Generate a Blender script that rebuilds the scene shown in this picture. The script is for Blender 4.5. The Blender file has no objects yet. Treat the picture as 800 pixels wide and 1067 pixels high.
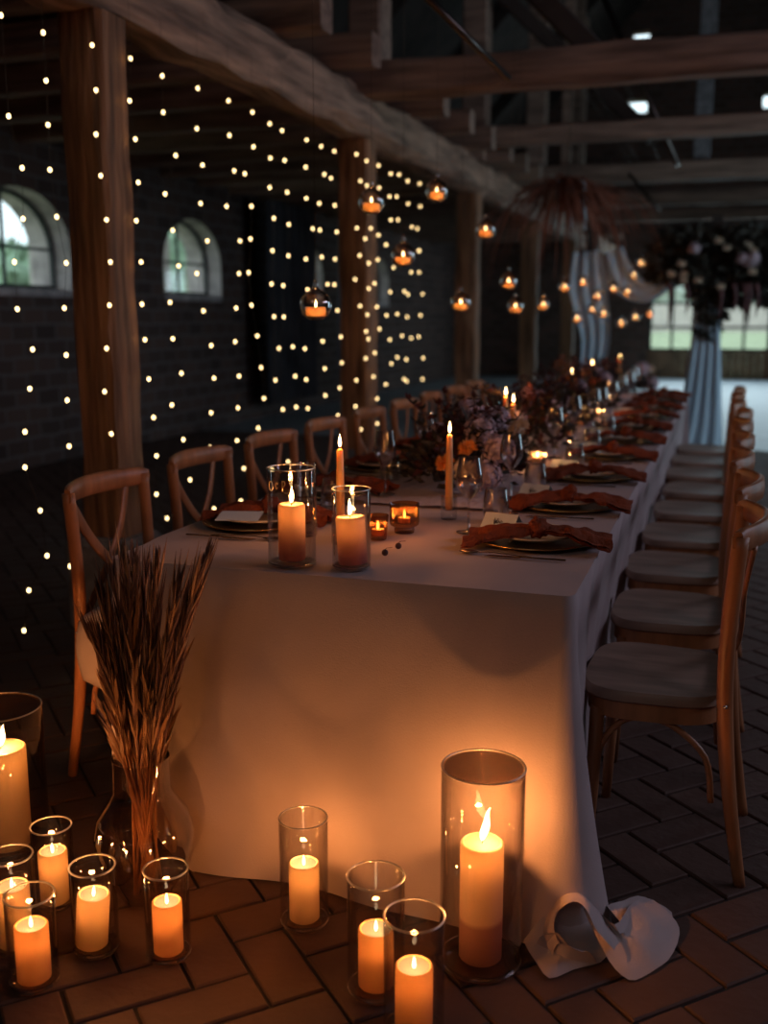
import bpy, math, random
from math import pi, sin, cos, radians
from mathutils import Vector, Matrix, noise
random.seed(7)
SC = bpy.context.scene
COL = SC.collection
# ------------------------------------------------------------------ camera
F = 1080.0; HY = 330.0; VX = 762.0; CAMH = 1.35; CX = 400.0; CY = 533.5
th = math.atan2(CY-HY, F)
cU = Vector((0, -F/math.tan(th), -F)).normalized()
cY = Vector((VX-CX, HY-CY, F)).normalized(); cY = (cY-cU*cY.dot(cU)).normalized()
cX = cY.cross(cU)
if cX[0] < 0: cX = -cX
def ray(px, py):
    d = Vector(((px-CX)/F, (py-CY)/F, 1.0))
    return Vector((d.dot(cX), d.dot(cY), d.dot(cU)))
def atz(px, py, z):
    r = ray(px, py); t = (z-CAMH)/r.z
    return Vector((r.x*t, r.y*t, z))
def atx(px, py, x):
    r = ray(px, py); t = x/r.x
    return Vector((x, r.y*t, CAMH+r.z*t))
def aty(px, py, y):
    r = ray(px, py); t = y/r.y
    return Vector((r.x*t, y, CAMH+r.z*t))
right = Vector((cX[0], cY[0], cU[0])); down = Vector((cX[1], cY[1], cU[1])); fwd = Vector((cX[2], cY[2], cU[2]))
M = Matrix((right, -down, -fwd)).transposed().to_4x4(); M.translation = (0, 0, CAMH)
cd = bpy.data.cameras.new('camera'); cam = bpy.data.objects.new('camera', cd); COL.objects.link(cam)
cam.matrix_world = M
cd.sensor_fit = 'VERTICAL'; cd.sensor_height = 36.0; cd.lens = 36.0*F/1067
cd.dof.use_dof = True; cd.dof.focus_distance = 2.5; cd.dof.aperture_fstop = 1.95
cd.clip_start = .05; cd.clip_end = 200
SC.camera = cam
# ------------------------------------------------------------------ world and light
SC.view_settings.view_transform = 'Standard'; SC.view_settings.look = 'None'
SC.view_settings.gamma = 1; SC.view_settings.use_curve_mapping = False
SC.view_settings.exposure = 0.0
w = bpy.data.worlds.new('sky'); SC.world = w; w.use_nodes = True
w.node_tree.nodes['Background'].inputs[0].default_value = (.68, .84, .90, 1)
w.node_tree.nodes['Background'].inputs[1].default_value = 2.2
SC.cycles.transparent_max_bounces = 40
SC.cycles.max_bounces = 8
SC.cycles.sample_clamp_indirect = 2.0
SC.cycles.caustics_reflective = False; SC.cycles.caustics_refractive = False
def area(name, loc, target, sx, sy, power, color):
    l = bpy.data.lights.new(name, 'AREA'); l.shape = 'RECTANGLE'; l.size = sx; l.size_y = sy
    l.energy = power; l.color = color
    o = bpy.data.objects.new(name, l); COL.objects.link(o); o.location = loc
    o.rotation_euler = (Vector(target)-Vector(loc)).to_track_quat('-Z', 'Y').to_euler()
    return o
DAY = (.78, .84, 1.0)
area('fill_right_near', (4.85, 4.2, 3.4), (-1, 4.2, .7), 4.4, 1.0, 66, (.80, .76, 1.0))  # added lilac fill for the table top; the right wall has no windows
area('fill_right_far', (4.9, 9.6, 1.7), (-1.4, 12.4, .9), 4.4, 2.8, 150, (.58, .83, 1.0))  # added cool fill for the arch and far floor; no gate stands here
area('fill_back_high', (-1.0, -2.9, 4.2), (-1.2, 8, 5.2), 3.0, 1.6, 15, (1.0, .88, .80))  # added fill to lift the beams from behind; the back wall is closed
area('daylight_far_window', (0.2, 23.7, 1.6), (-.5, 12, 0), 4.4, 1.8, 95, (.66, .88, 1.0))
def lamp(parent, loc, power, color=(1, .345, .085), r=.006):
    l = bpy.data.lights.get('lamp_%.3f_%.3f' % (power, color[1]))
    if not l:
        l = bpy.data.lights.new('lamp_%.3f_%.3f' % (power, color[1]), 'POINT')
        l.energy = power; l.color = color; l.shadow_soft_size = r
    o = bpy.data.objects.new('flame_wax_light', l); COL.objects.link(o); o.parent = parent; o.location = loc
    return o
# ------------------------------------------------------------------ materials
def mat(name, base=(.5, .5, .5), rough=.6, metal=0, spec=.5, noise_amt=0, nscale=8, bump=0, bscale=40, stretch=None, sss=0, wave=False):
    m = bpy.data.materials.new(name); m.use_nodes = True
    nt = m.node_tree; N = nt.nodes; L = nt.links
    b = N['Principled BSDF']
    b.inputs['Base Color'].default_value = (*base, 1); b.inputs['Roughness'].default_value = rough
    b.inputs['Metallic'].default_value = metal; b.inputs['Specular IOR Level'].default_value = spec
    if sss:
        b.inputs['Subsurface Weight'].default_value = sss
        b.inputs['Subsurface Radius'].default_value = (1, .45, .2); b.inputs['Subsurface Scale'].default_value = .02
    if noise_amt or bump:
        tc = N.new('ShaderNodeTexCoord'); mp = N.new('ShaderNodeMapping')
        L.new(tc.outputs['Object'], mp.inputs[0])
        if stretch: mp.inputs['Scale'].default_value = stretch
    if noise_amt:
        n = N.new('ShaderNodeTexNoise'); n.inputs['Scale'].default_value = nscale; n.inputs['Detail'].default_value = 6
        L.new(mp.outputs[0], n.inputs[0])
        r = N.new('ShaderNodeValToRGB')
        d = [max(0, c*(1-noise_amt)) for c in base]; u = [min(1, c*(1+noise_amt)) for c in base]
        r.color_ramp.elements[0].position = .32; r.color_ramp.elements[1].position = .68
        r.color_ramp.elements[0].color = (*d, 1); r.color_ramp.elements[1].color = (*u, 1)
        L.new(n.outputs[0], r.inputs[0]); L.new(r.outputs[0], b.inputs['Base Color'])
    if bump:
        n2 = N.new('ShaderNodeTexNoise'); n2.inputs['Scale'].default_value = bscale; n2.inputs['Detail'].default_value = 4
        L.new(mp.outputs[0], n2.inputs[0])
        bp = N.new('ShaderNodeBump'); bp.inputs['Strength'].default_value = bump; bp.inputs['Distance'].default_value = .02
        L.new(n2.outputs[0], bp.inputs['Height']); L.new(bp.outputs[0], b.inputs['Normal'])
    return m
def glass(name, tint=(1, 1, 1), rough=.02, edge=(.75, .72, .7), refl=1.0, ior=3.0):
    m = bpy.data.materials.new(name); m.use_nodes = True
    nt = m.node_tree; N = nt.nodes; L = nt.links; N.clear()
    o = N.new('ShaderNodeOutputMaterial'); mx = N.new('ShaderNodeMixShader'); t = N.new('ShaderNodeBsdfTransparent')
    g = N.new('ShaderNodeBsdfGlossy'); g.inputs['Roughness'].default_value = rough
    l2 = N.new('ShaderNodeLayerWeight'); l2.inputs[0].default_value = .5
    pw = N.new('ShaderNodeMath'); pw.operation = 'POWER'; pw.inputs[1].default_value = ior; L.new(l2.outputs['Facing'], pw.inputs[0])
    fr = N.new('ShaderNodeMath'); fr.operation = 'MULTIPLY_ADD'; fr.inputs[1].default_value = .8; fr.inputs[2].default_value = .05; L.new(pw.outputs[0], fr.inputs[0])
    lw = N.new('ShaderNodeLayerWeight'); lw.inputs[0].default_value = .25
    mc = N.new('ShaderNodeMix'); mc.data_type = 'RGBA'
    mc.inputs[6].default_value = (*tint, 1); mc.inputs[7].default_value = (*[a*b for a, b in zip(edge, tint)], 1)
    L.new(lw.outputs['Facing'], mc.inputs[0]); L.new(mc.outputs[2], t.inputs[0])
    ml = N.new('ShaderNodeMath'); ml.operation = 'MULTIPLY'; ml.inputs[1].default_value = refl
    L.new(fr.outputs[0], ml.inputs[0]); L.new(ml.outputs[0], mx.inputs[0])
    L.new(t.outputs[0], mx.inputs[1]); L.new(g.outputs[0], mx.inputs[2]); L.new(mx.outputs[0], o.inputs[0])
    return m
def emis(name, color, strength, add_transparent=False):
    m = bpy.data.materials.new(name); m.use_nodes = True
    nt = m.node_tree; N = nt.nodes; L = nt.links; N.clear()
    o = N.new('ShaderNodeOutputMaterial'); e = N.new('ShaderNodeEmission')
    e.inputs[0].default_value = (*color, 1); e.inputs[1].default_value = strength
    if add_transparent:
        t = N.new('ShaderNodeBsdfTransparent'); a = N.new('ShaderNodeAddShader')
        L.new(t.outputs[0], a.inputs[0]); L.new(e.outputs[0], a.inputs[1]); L.new(a.outputs[0], o.inputs[0])
    else: L.new(e.outputs[0], o.inputs[0])
    m.cycles.emission_sampling = 'NONE'
    return m
def wax(name, col, trans=.6, dye=None, zd=.09, fade=.01):
    m = bpy.data.materials.new(name); m.use_nodes = True
    nt = m.node_tree; N = nt.nodes; L = nt.links; b = N['Principled BSDF']; o = N['Material Output']
    b.inputs['Base Color'].default_value = (*col, 1); b.inputs['Roughness'].default_value = .45
    t = N.new('ShaderNodeBsdfTranslucent'); t.inputs[0].default_value = (*[c*k for c, k in zip(col, (1, .72, .45))], 1)
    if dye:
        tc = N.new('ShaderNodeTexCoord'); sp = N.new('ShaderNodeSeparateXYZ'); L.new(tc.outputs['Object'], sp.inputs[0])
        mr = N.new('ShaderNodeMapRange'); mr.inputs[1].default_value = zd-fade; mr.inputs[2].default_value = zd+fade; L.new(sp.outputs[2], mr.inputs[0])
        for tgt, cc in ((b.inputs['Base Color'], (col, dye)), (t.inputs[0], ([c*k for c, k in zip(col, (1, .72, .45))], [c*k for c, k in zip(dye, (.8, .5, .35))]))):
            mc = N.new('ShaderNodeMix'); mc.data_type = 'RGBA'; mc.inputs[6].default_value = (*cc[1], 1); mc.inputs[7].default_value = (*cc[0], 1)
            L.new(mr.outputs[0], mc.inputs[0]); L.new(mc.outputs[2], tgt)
    mx = N.new('ShaderNodeMixShader'); mx.inputs[0].default_value = trans
    L.new(b.outputs[0], mx.inputs[1]); L.new(t.outputs[0], mx.inputs[2]); L.new(mx.outputs[0], o.inputs[0])
    return m
MT = {}
MT['cloth'] = mat('linen', (.54, .45, .445), .9, spec=.15, noise_amt=.07, nscale=5, bump=.12, bscale=260)
MT['gauze'] = mat('gauze', (.66, .54, .55), .95, spec=.1, bump=.6, bscale=60)
MT['chair'] = mat('chair_wood', (.44, .18, .075), .42, noise_amt=.3, nscale=6, stretch=(3, 3, .6))
MT['seat'] = mat('seat_wood', (.34, .215, .155), .45, noise_amt=.25, nscale=5, stretch=(1, 6, 1))
MT['screw'] = mat('screw_metal', (.8, .75, .7), .3, 1)
MT['post'] = mat('post_wood', (.29, .135, .062), .75, noise_amt=.55, nscale=5, stretch=(5, 5, .35), bump=.8, bscale=9)
MT['beam'] = mat('beam_wood', (.38, .23, .15), .8, noise_amt=.5, nscale=5, stretch=(4, .35, 4), bump=.9, bscale=8)
MT['tie'] = mat('tie_wood', (.30, .19, .135), .8, noise_amt=.45, nscale=5, stretch=(.35, 4, 4), bump=.8, bscale=8)
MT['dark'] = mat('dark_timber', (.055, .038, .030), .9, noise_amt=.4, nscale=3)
MT['stone'] = mat('stone', (.22, .21, .21), .9, noise_amt=.3, nscale=14, bump=.6, bscale=30)
MT['glass'] = glass('clear_glass', (.975, .97, .96))
MT['wglass'] = glass('wine_glass_clear', (.95, .94, .94), .14, edge=(.62, .6, .6), refl=1.7, ior=1.6)
MT['amber'] = glass('amber_glass', (.80, .50, .26), .08, edge=(.30, .22, .16), refl=1.4)
MT['smoke'] = glass('smoked_glass', (.95, .89, .82), .03, edge=(.6, .48, .38), refl=1.9, ior=2.4)
MT['rimglass'] = glass('glass_rim', (.9, .85, .8), .38, refl=4, ior=1.2)
MT['baseglass'] = glass('glass_base', (.93, .88, .84), .16, refl=2.4, ior=1.6)
MT['lid'] = mat('sooty_glass', (.10, .065, .045), .8)
_n = MT['lid'].node_tree.nodes; _l = MT['lid'].node_tree.links
_t = _n.new('ShaderNodeBsdfTransparent'); _t.inputs[0].default_value = (.75, .66, .58, 1); _m = _n.new('ShaderNodeMixShader'); _m.inputs[0].default_value = .45
_l.new(_t.outputs[0], _m.inputs[1]); _l.new(_n['Principled BSDF'].outputs[0], _m.inputs[2]); _l.new(_m.outputs[0], _n['Material Output'].inputs[0])
MT['pane'] = glass('window_pane', (.93, .95, .95), .05, refl=.7)
MT['wax_cream'] = wax('cream_wax', (.92, .78, .58), .55)
MT['wax_orange'] = wax('orange_wax', (.92, .60, .34), .55)
MT['wax_mauve'] = wax('mauve_wax', (.70, .42, .38), .5)
MT['wax_top'] = mat('wax_top', (.10, .145, .17), .5)
MT['pool_top'] = mat('wax_pool', (.22, .20, .16), .4)
MT['taper'] = mat('taper_wax', (.80, .42, .16), .4, sss=.5)
MT['wick'] = mat('wick', (.02, .02, .02), .9)
MT['flame'] = emis('flame', (1, .62, .26), 9.0, True)
MT['led'] = emis('led_flame', (1, .72, .42), 4.5, True)
MT['bulb'] = emis('fairy_bulb', (1, .69, .31), 5.2)
MT['wire'] = mat('thin_wire', (.10, .07, .04), .5, .6)
MT['gold'] = mat('gold', (.72, .45, .18), .25, 1)
MT['charger'] = mat('charger', (.13, .09, .055), .3, .3)
MT['plate'] = mat('ceramic', (.62, .50, .38), .35, noise_amt=.1)
MT['rust'] = mat('rust_linen', (.27, .070, .036), .92, spec=.1, noise_amt=.25, nscale=20, bump=.5, bscale=90)
MT['cutlery'] = mat('brass_cutlery', (.50, .33, .20), .22, 1)
MT['card'] = mat('card_paper', (.80, .88, .92), .8)
MT['ink'] = mat('ink', (.03, .03, .04), .6)
MT['sticker'] = mat('gold_mark', (.80, .52, .20), .5)
MT['leaf'] = mat('dark_leaf', (.06, .05, .036), .7, noise_amt=.6, nscale=12)
MT['leafred'] = mat('burgundy_leaf', (.10, .030, .028), .65, noise_amt=.5, nscale=12)
MT['mauve'] = mat('mauve_petal', (.68, .52, .56), .8, noise_amt=.3, nscale=30)
MT['orange'] = mat('orange_petal', (.85, .32, .07), .8, noise_amt=.25, nscale=30)
MT['cream'] = mat('cream_petal', (.75, .60, .45), .8)
MT['reed'] = mat('dried_reed', (.13, .062, .042), .7, noise_amt=.5, nscale=14)
MT['straw'] = mat('dried_straw', (.40, .21, .10), .55, noise_amt=.4, nscale=14)
MT['palm'] = mat('rust_palm', (.30, .10, .055), .8, noise_amt=.5, nscale=6)
MT['palm_pale'] = mat('pale_palm', (.45, .52, .56), .5)
MT['drape'] = mat('pale_drape', (.60, .74, .84), .9, spec=.1)
MT['greydrape'] = mat('grey_drape', (.07, .065, .07), .9, spec=.1, noise_amt=.3, nscale=2)
MT['greydrape2'] = mat('grey_drape_pale', (.20, .20, .22), .9, spec=.1)
MT['metal'] = mat('dark_metal', (.10, .08, .07), .3, .9)
MT['frame'] = mat('window_metal', (.025, .028, .028), .6)
MT['gate'] = mat('gate_wood', (.30, .15, .08), .7, noise_amt=.4, nscale=3)
MT['grass'] = mat('lawn', (.30, .34, .20), .95, noise_amt=.3, nscale=1.2)
MT['hedge'] = mat('hedge', (.26, .36, .25), .95, noise_amt=.5, nscale=2)
MT['fartree'] = mat('far_tree', (.42, .45, .40), .95, noise_amt=.25, nscale=1)
MT['facade'] = mat('facade', (.52, .45, .42), .9, noise_amt=.15, nscale=2)
MT['berry'] = mat('berry', (.05, .015, .02), .4)
# brick wall material
def brickmat(name, c1, c2, mortar, scale, axis):
    m = bpy.data.materials.new(name); m.use_nodes = True
    nt = m.node_tree; N = nt.nodes; L = nt.links; b = N['Principled BSDF']; b.inputs['Roughness'].default_value = .92
    b.inputs['Specular IOR Level'].default_value = .15
    tc = N.new('ShaderNodeTexCoord'); sp = N.new('ShaderNodeSeparateXYZ'); cb = N.new('ShaderNodeCombineXYZ')
    L.new(tc.outputs['Object'], sp.inputs[0]); L.new(sp.outputs[axis], cb.inputs[0]); L.new(sp.outputs[2], cb.inputs[1])
    nz = N.new('ShaderNodeTexNoise'); nz.inputs['Scale'].default_value = 3
    va = N.new('ShaderNodeVectorMath'); va.operation = 'MULTIPLY_ADD'; va.inputs[1].default_value = (.06, .06, 0)
    L.new(cb.outputs[0], nz.inputs[0]); L.new(nz.outputs[1], va.inputs[0]); L.new(cb.outputs[0], va.inputs[2])
    bt = N.new('ShaderNodeTexBrick'); bt.inputs['Scale'].default_value = scale
    bt.inputs['Color1'].default_value = (*c1, 1); bt.inputs['Color2'].default_value = (*c2, 1); bt.inputs['Mortar'].default_value = (*mortar, 1)
    bt.inputs['Mortar Size'].default_value = .03; bt.inputs['Brick Width'].default_value = .7; bt.inputs['Row Height'].default_value = .32
    L.new(va.outputs[0], bt.inputs[0]); L.new(bt.outputs[0], b.inputs['Base Color'])
    bp = N.new('ShaderNodeBump'); bp.inputs['Strength'].default_value = .9; bp.inputs['Distance'].default_value = .03; bp.invert = True
    L.new(bt.outputs['Fac'], bp.inputs['Height']); L.new(bp.outputs[0], b.inputs['Normal'])
    return m
MT['brick'] = brickmat('old_brick', (.14, .085, .07), (.075, .05, .045), (.16, .13, .12), 2.2, 1)
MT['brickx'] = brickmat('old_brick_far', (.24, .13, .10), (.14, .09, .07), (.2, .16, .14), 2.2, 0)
MT['reveal'] = mat('limewash', (.52, .46, .45), .9, noise_amt=.35, nscale=5)
MT['mortar'] = mat('mortar', (.035, .028, .025), .95)
MT['concrete'] = mat('concrete', (.30, .34, .37), .42, noise_amt=.15, nscale=2)
def pavermat():
    m = bpy.data.materials.new('paver'); m.use_nodes = True
    nt = m.node_tree; N = nt.nodes; L = nt.links; b = N['Principled BSDF']; b.inputs['Roughness'].default_value = .72
    b.inputs['Specular IOR Level'].default_value = .35
    g = N.new('ShaderNodeNewGeometry'); r = N.new('ShaderNodeValToRGB')
    r.color_ramp.elements[0].color = (.112, .062, .047, 1); r.color_ramp.elements[1].color = (.140, .077, .057, 1)
    L.new(g.outputs['Random Per Island'], r.inputs[0])
    tc = N.new('ShaderNodeTexCoord'); n = N.new('ShaderNodeTexNoise'); n.inputs['Scale'].default_value = 9; n.inputs['Detail'].default_value = 8
    L.new(tc.outputs['Object'], n.inputs[0])
    mx = N.new('ShaderNodeMix'); mx.data_type = 'RGBA'; mx.blend_type = 'MULTIPLY'; mx.inputs[0].default_value = .3
    L.new(r.outputs[0], mx.inputs[6]); L.new(n.outputs[0], mx.inputs[7]); L.new(mx.outputs[2], b.inputs['Base Color'])
    bp = N.new('ShaderNodeBump'); bp.inputs['Strength'].default_value = .35; bp.inputs['Distance'].default_value = .01
    n2 = N.new('ShaderNodeTexNoise'); n2.inputs['Scale'].default_value = 35; n2.inputs['Detail'].default_value = 5
    L.new(tc.outputs['Object'], n2.inputs[0]); L.new(n2.outputs[0], bp.inputs['Height']); L.new(bp.outputs[0], b.inputs['Normal'])
    return m
MT['paver'] = pavermat()
# ------------------------------------------------------------------ mesh helpers
class MB:
    def __init__(s): s.v = []; s.f = []
    def add(s, vs, fs):
        n = len(s.v); s.v += [tuple(v) for v in vs]; s.f += [tuple(i+n for i in f) for f in fs]; return s
    def box(s, x0, x1, y0, y1, z0, z1, bev=0):
        if bev:
            b = bev; pts = []
            def ring(z, i):
                return [(x0+b+i, y0+i, z), (x1-b-i, y0+i, z), (x1-i, y0+b+i, z), (x1-i, y1-b-i, z), (x1-b-i, y1-i, z), (x0+b+i, y1-i, z), (x0+i, y1-b-i, z), (x0+i, y0+b+i, z)]
            rs = [ring(z0, b*.6), ring(z0+b, 0), ring(z1-b, 0), ring(z1, b*.6)]
            n = 8; vs = [p for r in rs for p in r]
            fs = [tuple(reversed(range(8)))] + [tuple(24+i for i in range(8))]
            for k in range(3):
                for i in range(n): fs.append((k*n+i, k*n+(i+1) % n, (k+1)*n+(i+1) % n, (k+1)*n+i))
            return s.add(vs, fs)
        vs = [(x0, y0, z0), (x1, y0, z0), (x1, y1, z0), (x0, y1, z0), (x0, y0, z1), (x1, y0, z1), (x1, y1, z1), (x0, y1, z1)]
        return s.add(vs, [(3, 2, 1, 0), (4, 5, 6, 7), (0, 1, 5, 4), (1, 2, 6, 5), (2, 3, 7, 6), (3, 0, 4, 7)])
    def lathe(s, prof, n=32, c=(0, 0, 0), mod=None, closed=False):
        vs = []; fs = []; m = len(prof)
        for r, z in prof:
            for i in range(n):
                a = 2*pi*i/n; rr = r*(mod(a, z) if mod else 1)
                vs.append((c[0]+rr*cos(a), c[1]+rr*sin(a), c[2]+z))
        for k in range(m-1 if not closed else m):
            k2 = (k+1) % m
            for i in range(n):
                j = (i+1) % n
                fs.append((k*n+i, k*n+j, k2*n+j, k2*n+i))
        if not closed:
            if prof[0][0] > 1e-5: fs.append(tuple(reversed(range(n))))
            if prof[-1][0] > 1e-5: fs.append(tuple((m-1)*n+i for i in range(n)))
        return s.add(vs, fs)
    def tube(s, pts, r, n=8, flat=None, up=None):
        pts = [Vector(p) for p in pts]; m = len(pts)
        rs = r if isinstance(r, (list, tuple)) else [r]*m
        vs = []; fs = []; prev = Vector(up) if up else None
        for k, p in enumerate(pts):
            t = (pts[min(k+1, m-1)]-pts[max(k-1, 0)]).normalized()
            if prev is None: prev = Vector((0, 0, 1)) if abs(t.z) < .9 else Vector((1, 0, 0))
            a = t.cross(prev)
            if a.length < 1e-4: a = t.cross(Vector((.3, .8, .2)))
            a.normalize(); b = a.cross(t).normalized(); prev = b
            for i in range(n):
                q = 2*pi*i/n + (pi/n if n == 4 else 0)
                ra = rs[k]; rb = rs[k]*(flat if flat else 1)
                vs.append(p+a*cos(q)*ra+b*sin(q)*rb)
        for k in range(m-1):
            for i in range(n):
                j = (i+1) % n; fs.append((k*n+i, k*n+j, (k+1)*n+j, (k+1)*n+i))
        fs.append(tuple(reversed(range(n)))); fs.append(tuple((m-1)*n+i for i in range(n)))
        return s.add(vs, fs)
    def bar(s, p, q, w, h, up=(0, 0, 1), seg=1, jit=0, seed=0, ch=.12):
        """hewn timber: rectangular section with chamfered corners, slightly wavy"""
        p = Vector(p); q = Vector(q); t = (q-p).normalized(); u = Vector(up); a = t.cross(u).normalized(); b = a.cross(t).normalized()
        sec = [(-.5+ch, -.5), (.5-ch, -.5), (.5, -.5+ch), (.5, .5-ch), (.5-ch, .5), (-.5+ch, .5), (-.5, .5-ch), (-.5, -.5+ch)]
        vs = []; fs = []
        for k in range(seg+1):
            c = p.lerp(q, k/seg)
            for i, (x, y) in enumerate(sec):
                j1 = noise.noise(Vector((k*.7, i*1.7, seed)))*jit; j2 = noise.noise(Vector((k*.7, i*1.7+9, seed+5)))*jit
                vs.append(c+a*(x*w+j1)+b*(y*h+j2))
        for k in range(seg):
            for i in range(8):
                j = (i+1) % 8; fs.append((k*8+i, k*8+j, (k+1)*8+j, (k+1)*8+i))
        fs.append(tuple(reversed(range(8)))); fs.append(tuple(seg*8+i for i in range(8)))
        return s.add(vs, fs)
    def ball(s, c, r, n=12, m=8, sq=(1, 1, 1), bump=0, seed=0):
        prof = []
        vs = []; fs = []
        for k in range(m+1):
            ph = pi*k/m
            for i in range(n):
                a = 2*pi*i/n; d = Vector((sin(ph)*cos(a), sin(ph)*sin(a), -cos(ph)))
                rr = r*(1+bump*noise.noise(d*2.5+Vector((seed, 0, 0))))
                vs.append((c[0]+d.x*rr*sq[0], c[1]+d.y*rr*sq[1], c[2]+d.z*rr*sq[2]))
        for k in range(m):
            for i in range(n):
                j = (i+1) % n; fs.append((k*n+i, k*n+j, (k+1)*n+j, (k+1)*n+i))
        return s.add(vs, fs)
    def leaf(s, p, d, L, W, nrm, curl=0.0):
        p = Vector(p); d = Vector(d).normalized(); n = Vector(nrm); sd = d.cross(n)
        if sd.length < 1e-3: sd = d.cross(Vector((.1, .9, .3)))
        sd.normalize(); n = sd.cross(d)
        a = p; b1 = p+d*L*.45+sd*W+n*curl*L*.5; b2 = p+d*L*.45-sd*W+n*curl*L*.5; e = p+d*L-n*curl*L*.6
        m = p+d*L*.45-n*W*.5
        return s.add([a, b1, e, b2, m], [(0, 1, 4), (1, 2, 4), (2, 3, 4), (3, 0, 4)])
    def build(s, name, m, parent=None, smooth=True, loc=None, angle=None):
        me = bpy.data.meshes.new(name); me.from_pydata(s.v, [], s.f); me.validate(); me.update()
        if smooth:
            me.polygons.foreach_set('use_smooth', [True]*len(me.polygons))
            if angle: me.set_sharp_from_angle(angle=radians(angle))
        mm = MT[m] if isinstance(m, str) else m
        me.materials.append(mm)
        o = bpy.data.objects.new(name, me); COL.objects.link(o)
        if parent: o.parent = parent
        if loc: o.location = loc
        return o
def tag(o, label=None, cat=None, group=None, kind=None):
    if label: o['label'] = label
    if cat: o['category'] = cat
    if group: o['group'] = group
    if kind: o['kind'] = kind
    return o
def empty(name, loc, label, cat, group=None, rz=0):
    o = bpy.data.objects.new(name, None); COL.objects.link(o); o.location = loc; o.rotation_euler = (0, 0, rz)
    o.empty_display_size = .05
    return tag(o, label, cat, group)
def struct(o): o['kind'] = 'structure'; return o
KIDS = {}
def copy_tree(o, parent=None):
    c = o.copy(); COL.objects.link(c); c.parent = parent
    for ch in list(o.children): copy_tree(ch, c)
    return c
def catmull(pts, n=6):
    pts = [Vector(p) for p in pts]; out = []
    for i in range(len(pts)-1):
        p0 = pts[max(i-1, 0)]; p1 = pts[i]; p2 = pts[i+1]; p3 = pts[min(i+2, len(pts)-1)]
        for k in range(n):
            t = k/n
            out.append(.5*((2*p1)+(-p0+p2)*t+(2*p0-5*p1+4*p2-p3)*t*t+(-p0+3*p1-3*p2+p3)*t**3))
    out.append(pts[-1]); return out
ORD = ['first', 'second', 'third', 'fourth', 'fifth', 'sixth', 'seventh', 'eighth', 'ninth', 'tenth', 'eleventh', 'twelfth', 'thirteenth', 'fourteenth', 'fifteenth', 'sixteenth', 'seventeenth', 'eighteenth', 'nineteenth', 'twentieth', 'twenty-first', 'twenty-second', 'twenty-third', 'twenty-fourth', 'twenty-fifth']
# ------------------------------------------------------------------ structure
XL, XR, YB, YF = -6.0, 5.0, -3.0, 24.0
# brick floor, herringbone at 45 degrees
b = MB()
bl, bw, gap = .244, .122, .009
c45 = cos(pi/4)
YP = 11.2
for i in range(-140, 140):
    for j in range(-75, 76):
        # herringbone lattice: horizontal brick at (i*bw + j*2*bl?)
        for kind in (0, 1):
            # translation vectors of the pattern: (bw, bw) steps and (2*bl,0)
            ox = -i*bw + j*2*bl; oy = i*bw
            if kind == 0: x0, y0, x1, y1 = ox, oy, ox+bl, oy+bw
            else: x0, y0, x1, y1 = ox+bl, oy, ox+bl+bw, oy+bl
            cx, cy = (x0+x1)/2, (y0+y1)/2
            wx = (cx-cy)*c45-2.0; wy = (cx+cy)*c45+6.0
            if not (XL < wx < 2.6 and .9 < wy < YP): continue
            g = gap/2; dz = noise.noise(Vector((wx*3, wy*3, 0)))*.003
            P = []
            for (x, y, z) in ((x0+g, y0+g, -.02), (x1-g, y0+g, -.02), (x1-g, y1-g, -.02), (x0+g, y1-g, -.02), (x0+g, y0+g, -.003+dz), (x1-g, y0+g, -.003+dz), (x1-g, y1-g, -.003+dz), (x0+g, y1-g, -.003+dz),
                              (x0+g+.004, y0+g+.004, dz), (x1-g-.004, y0+g+.004, dz), (x1-g-.004, y1-g-.004, dz), (x0+g+.004, y1-g-.004, dz)):
                P.append(((x-y)*c45-2.0, (x+y)*c45+6.0, z))
            b.add(P, [(0, 1, 5, 4), (1, 2, 6, 5), (2, 3, 7, 6), (3, 0, 4, 7), (4, 5, 9, 8), (5, 6, 10, 9), (6, 7, 11, 10), (7, 4, 8, 11), (8, 9, 10, 11)])
o = struct(b.build('floor', 'paver', smooth=False)); o['label'] = 'herringbone brick floor'
o = struct(MB().box(XL-.5, XR+.3, YB, YP, -.2, -.008).build('floor', 'mortar', smooth=False))
o = struct(MB().box(XL-.5, XR+.3, YP, YF+.3, -.2, 0).build('floor', 'concrete', smooth=False)); o['label'] = 'pale concrete floor at the far end'
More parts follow.
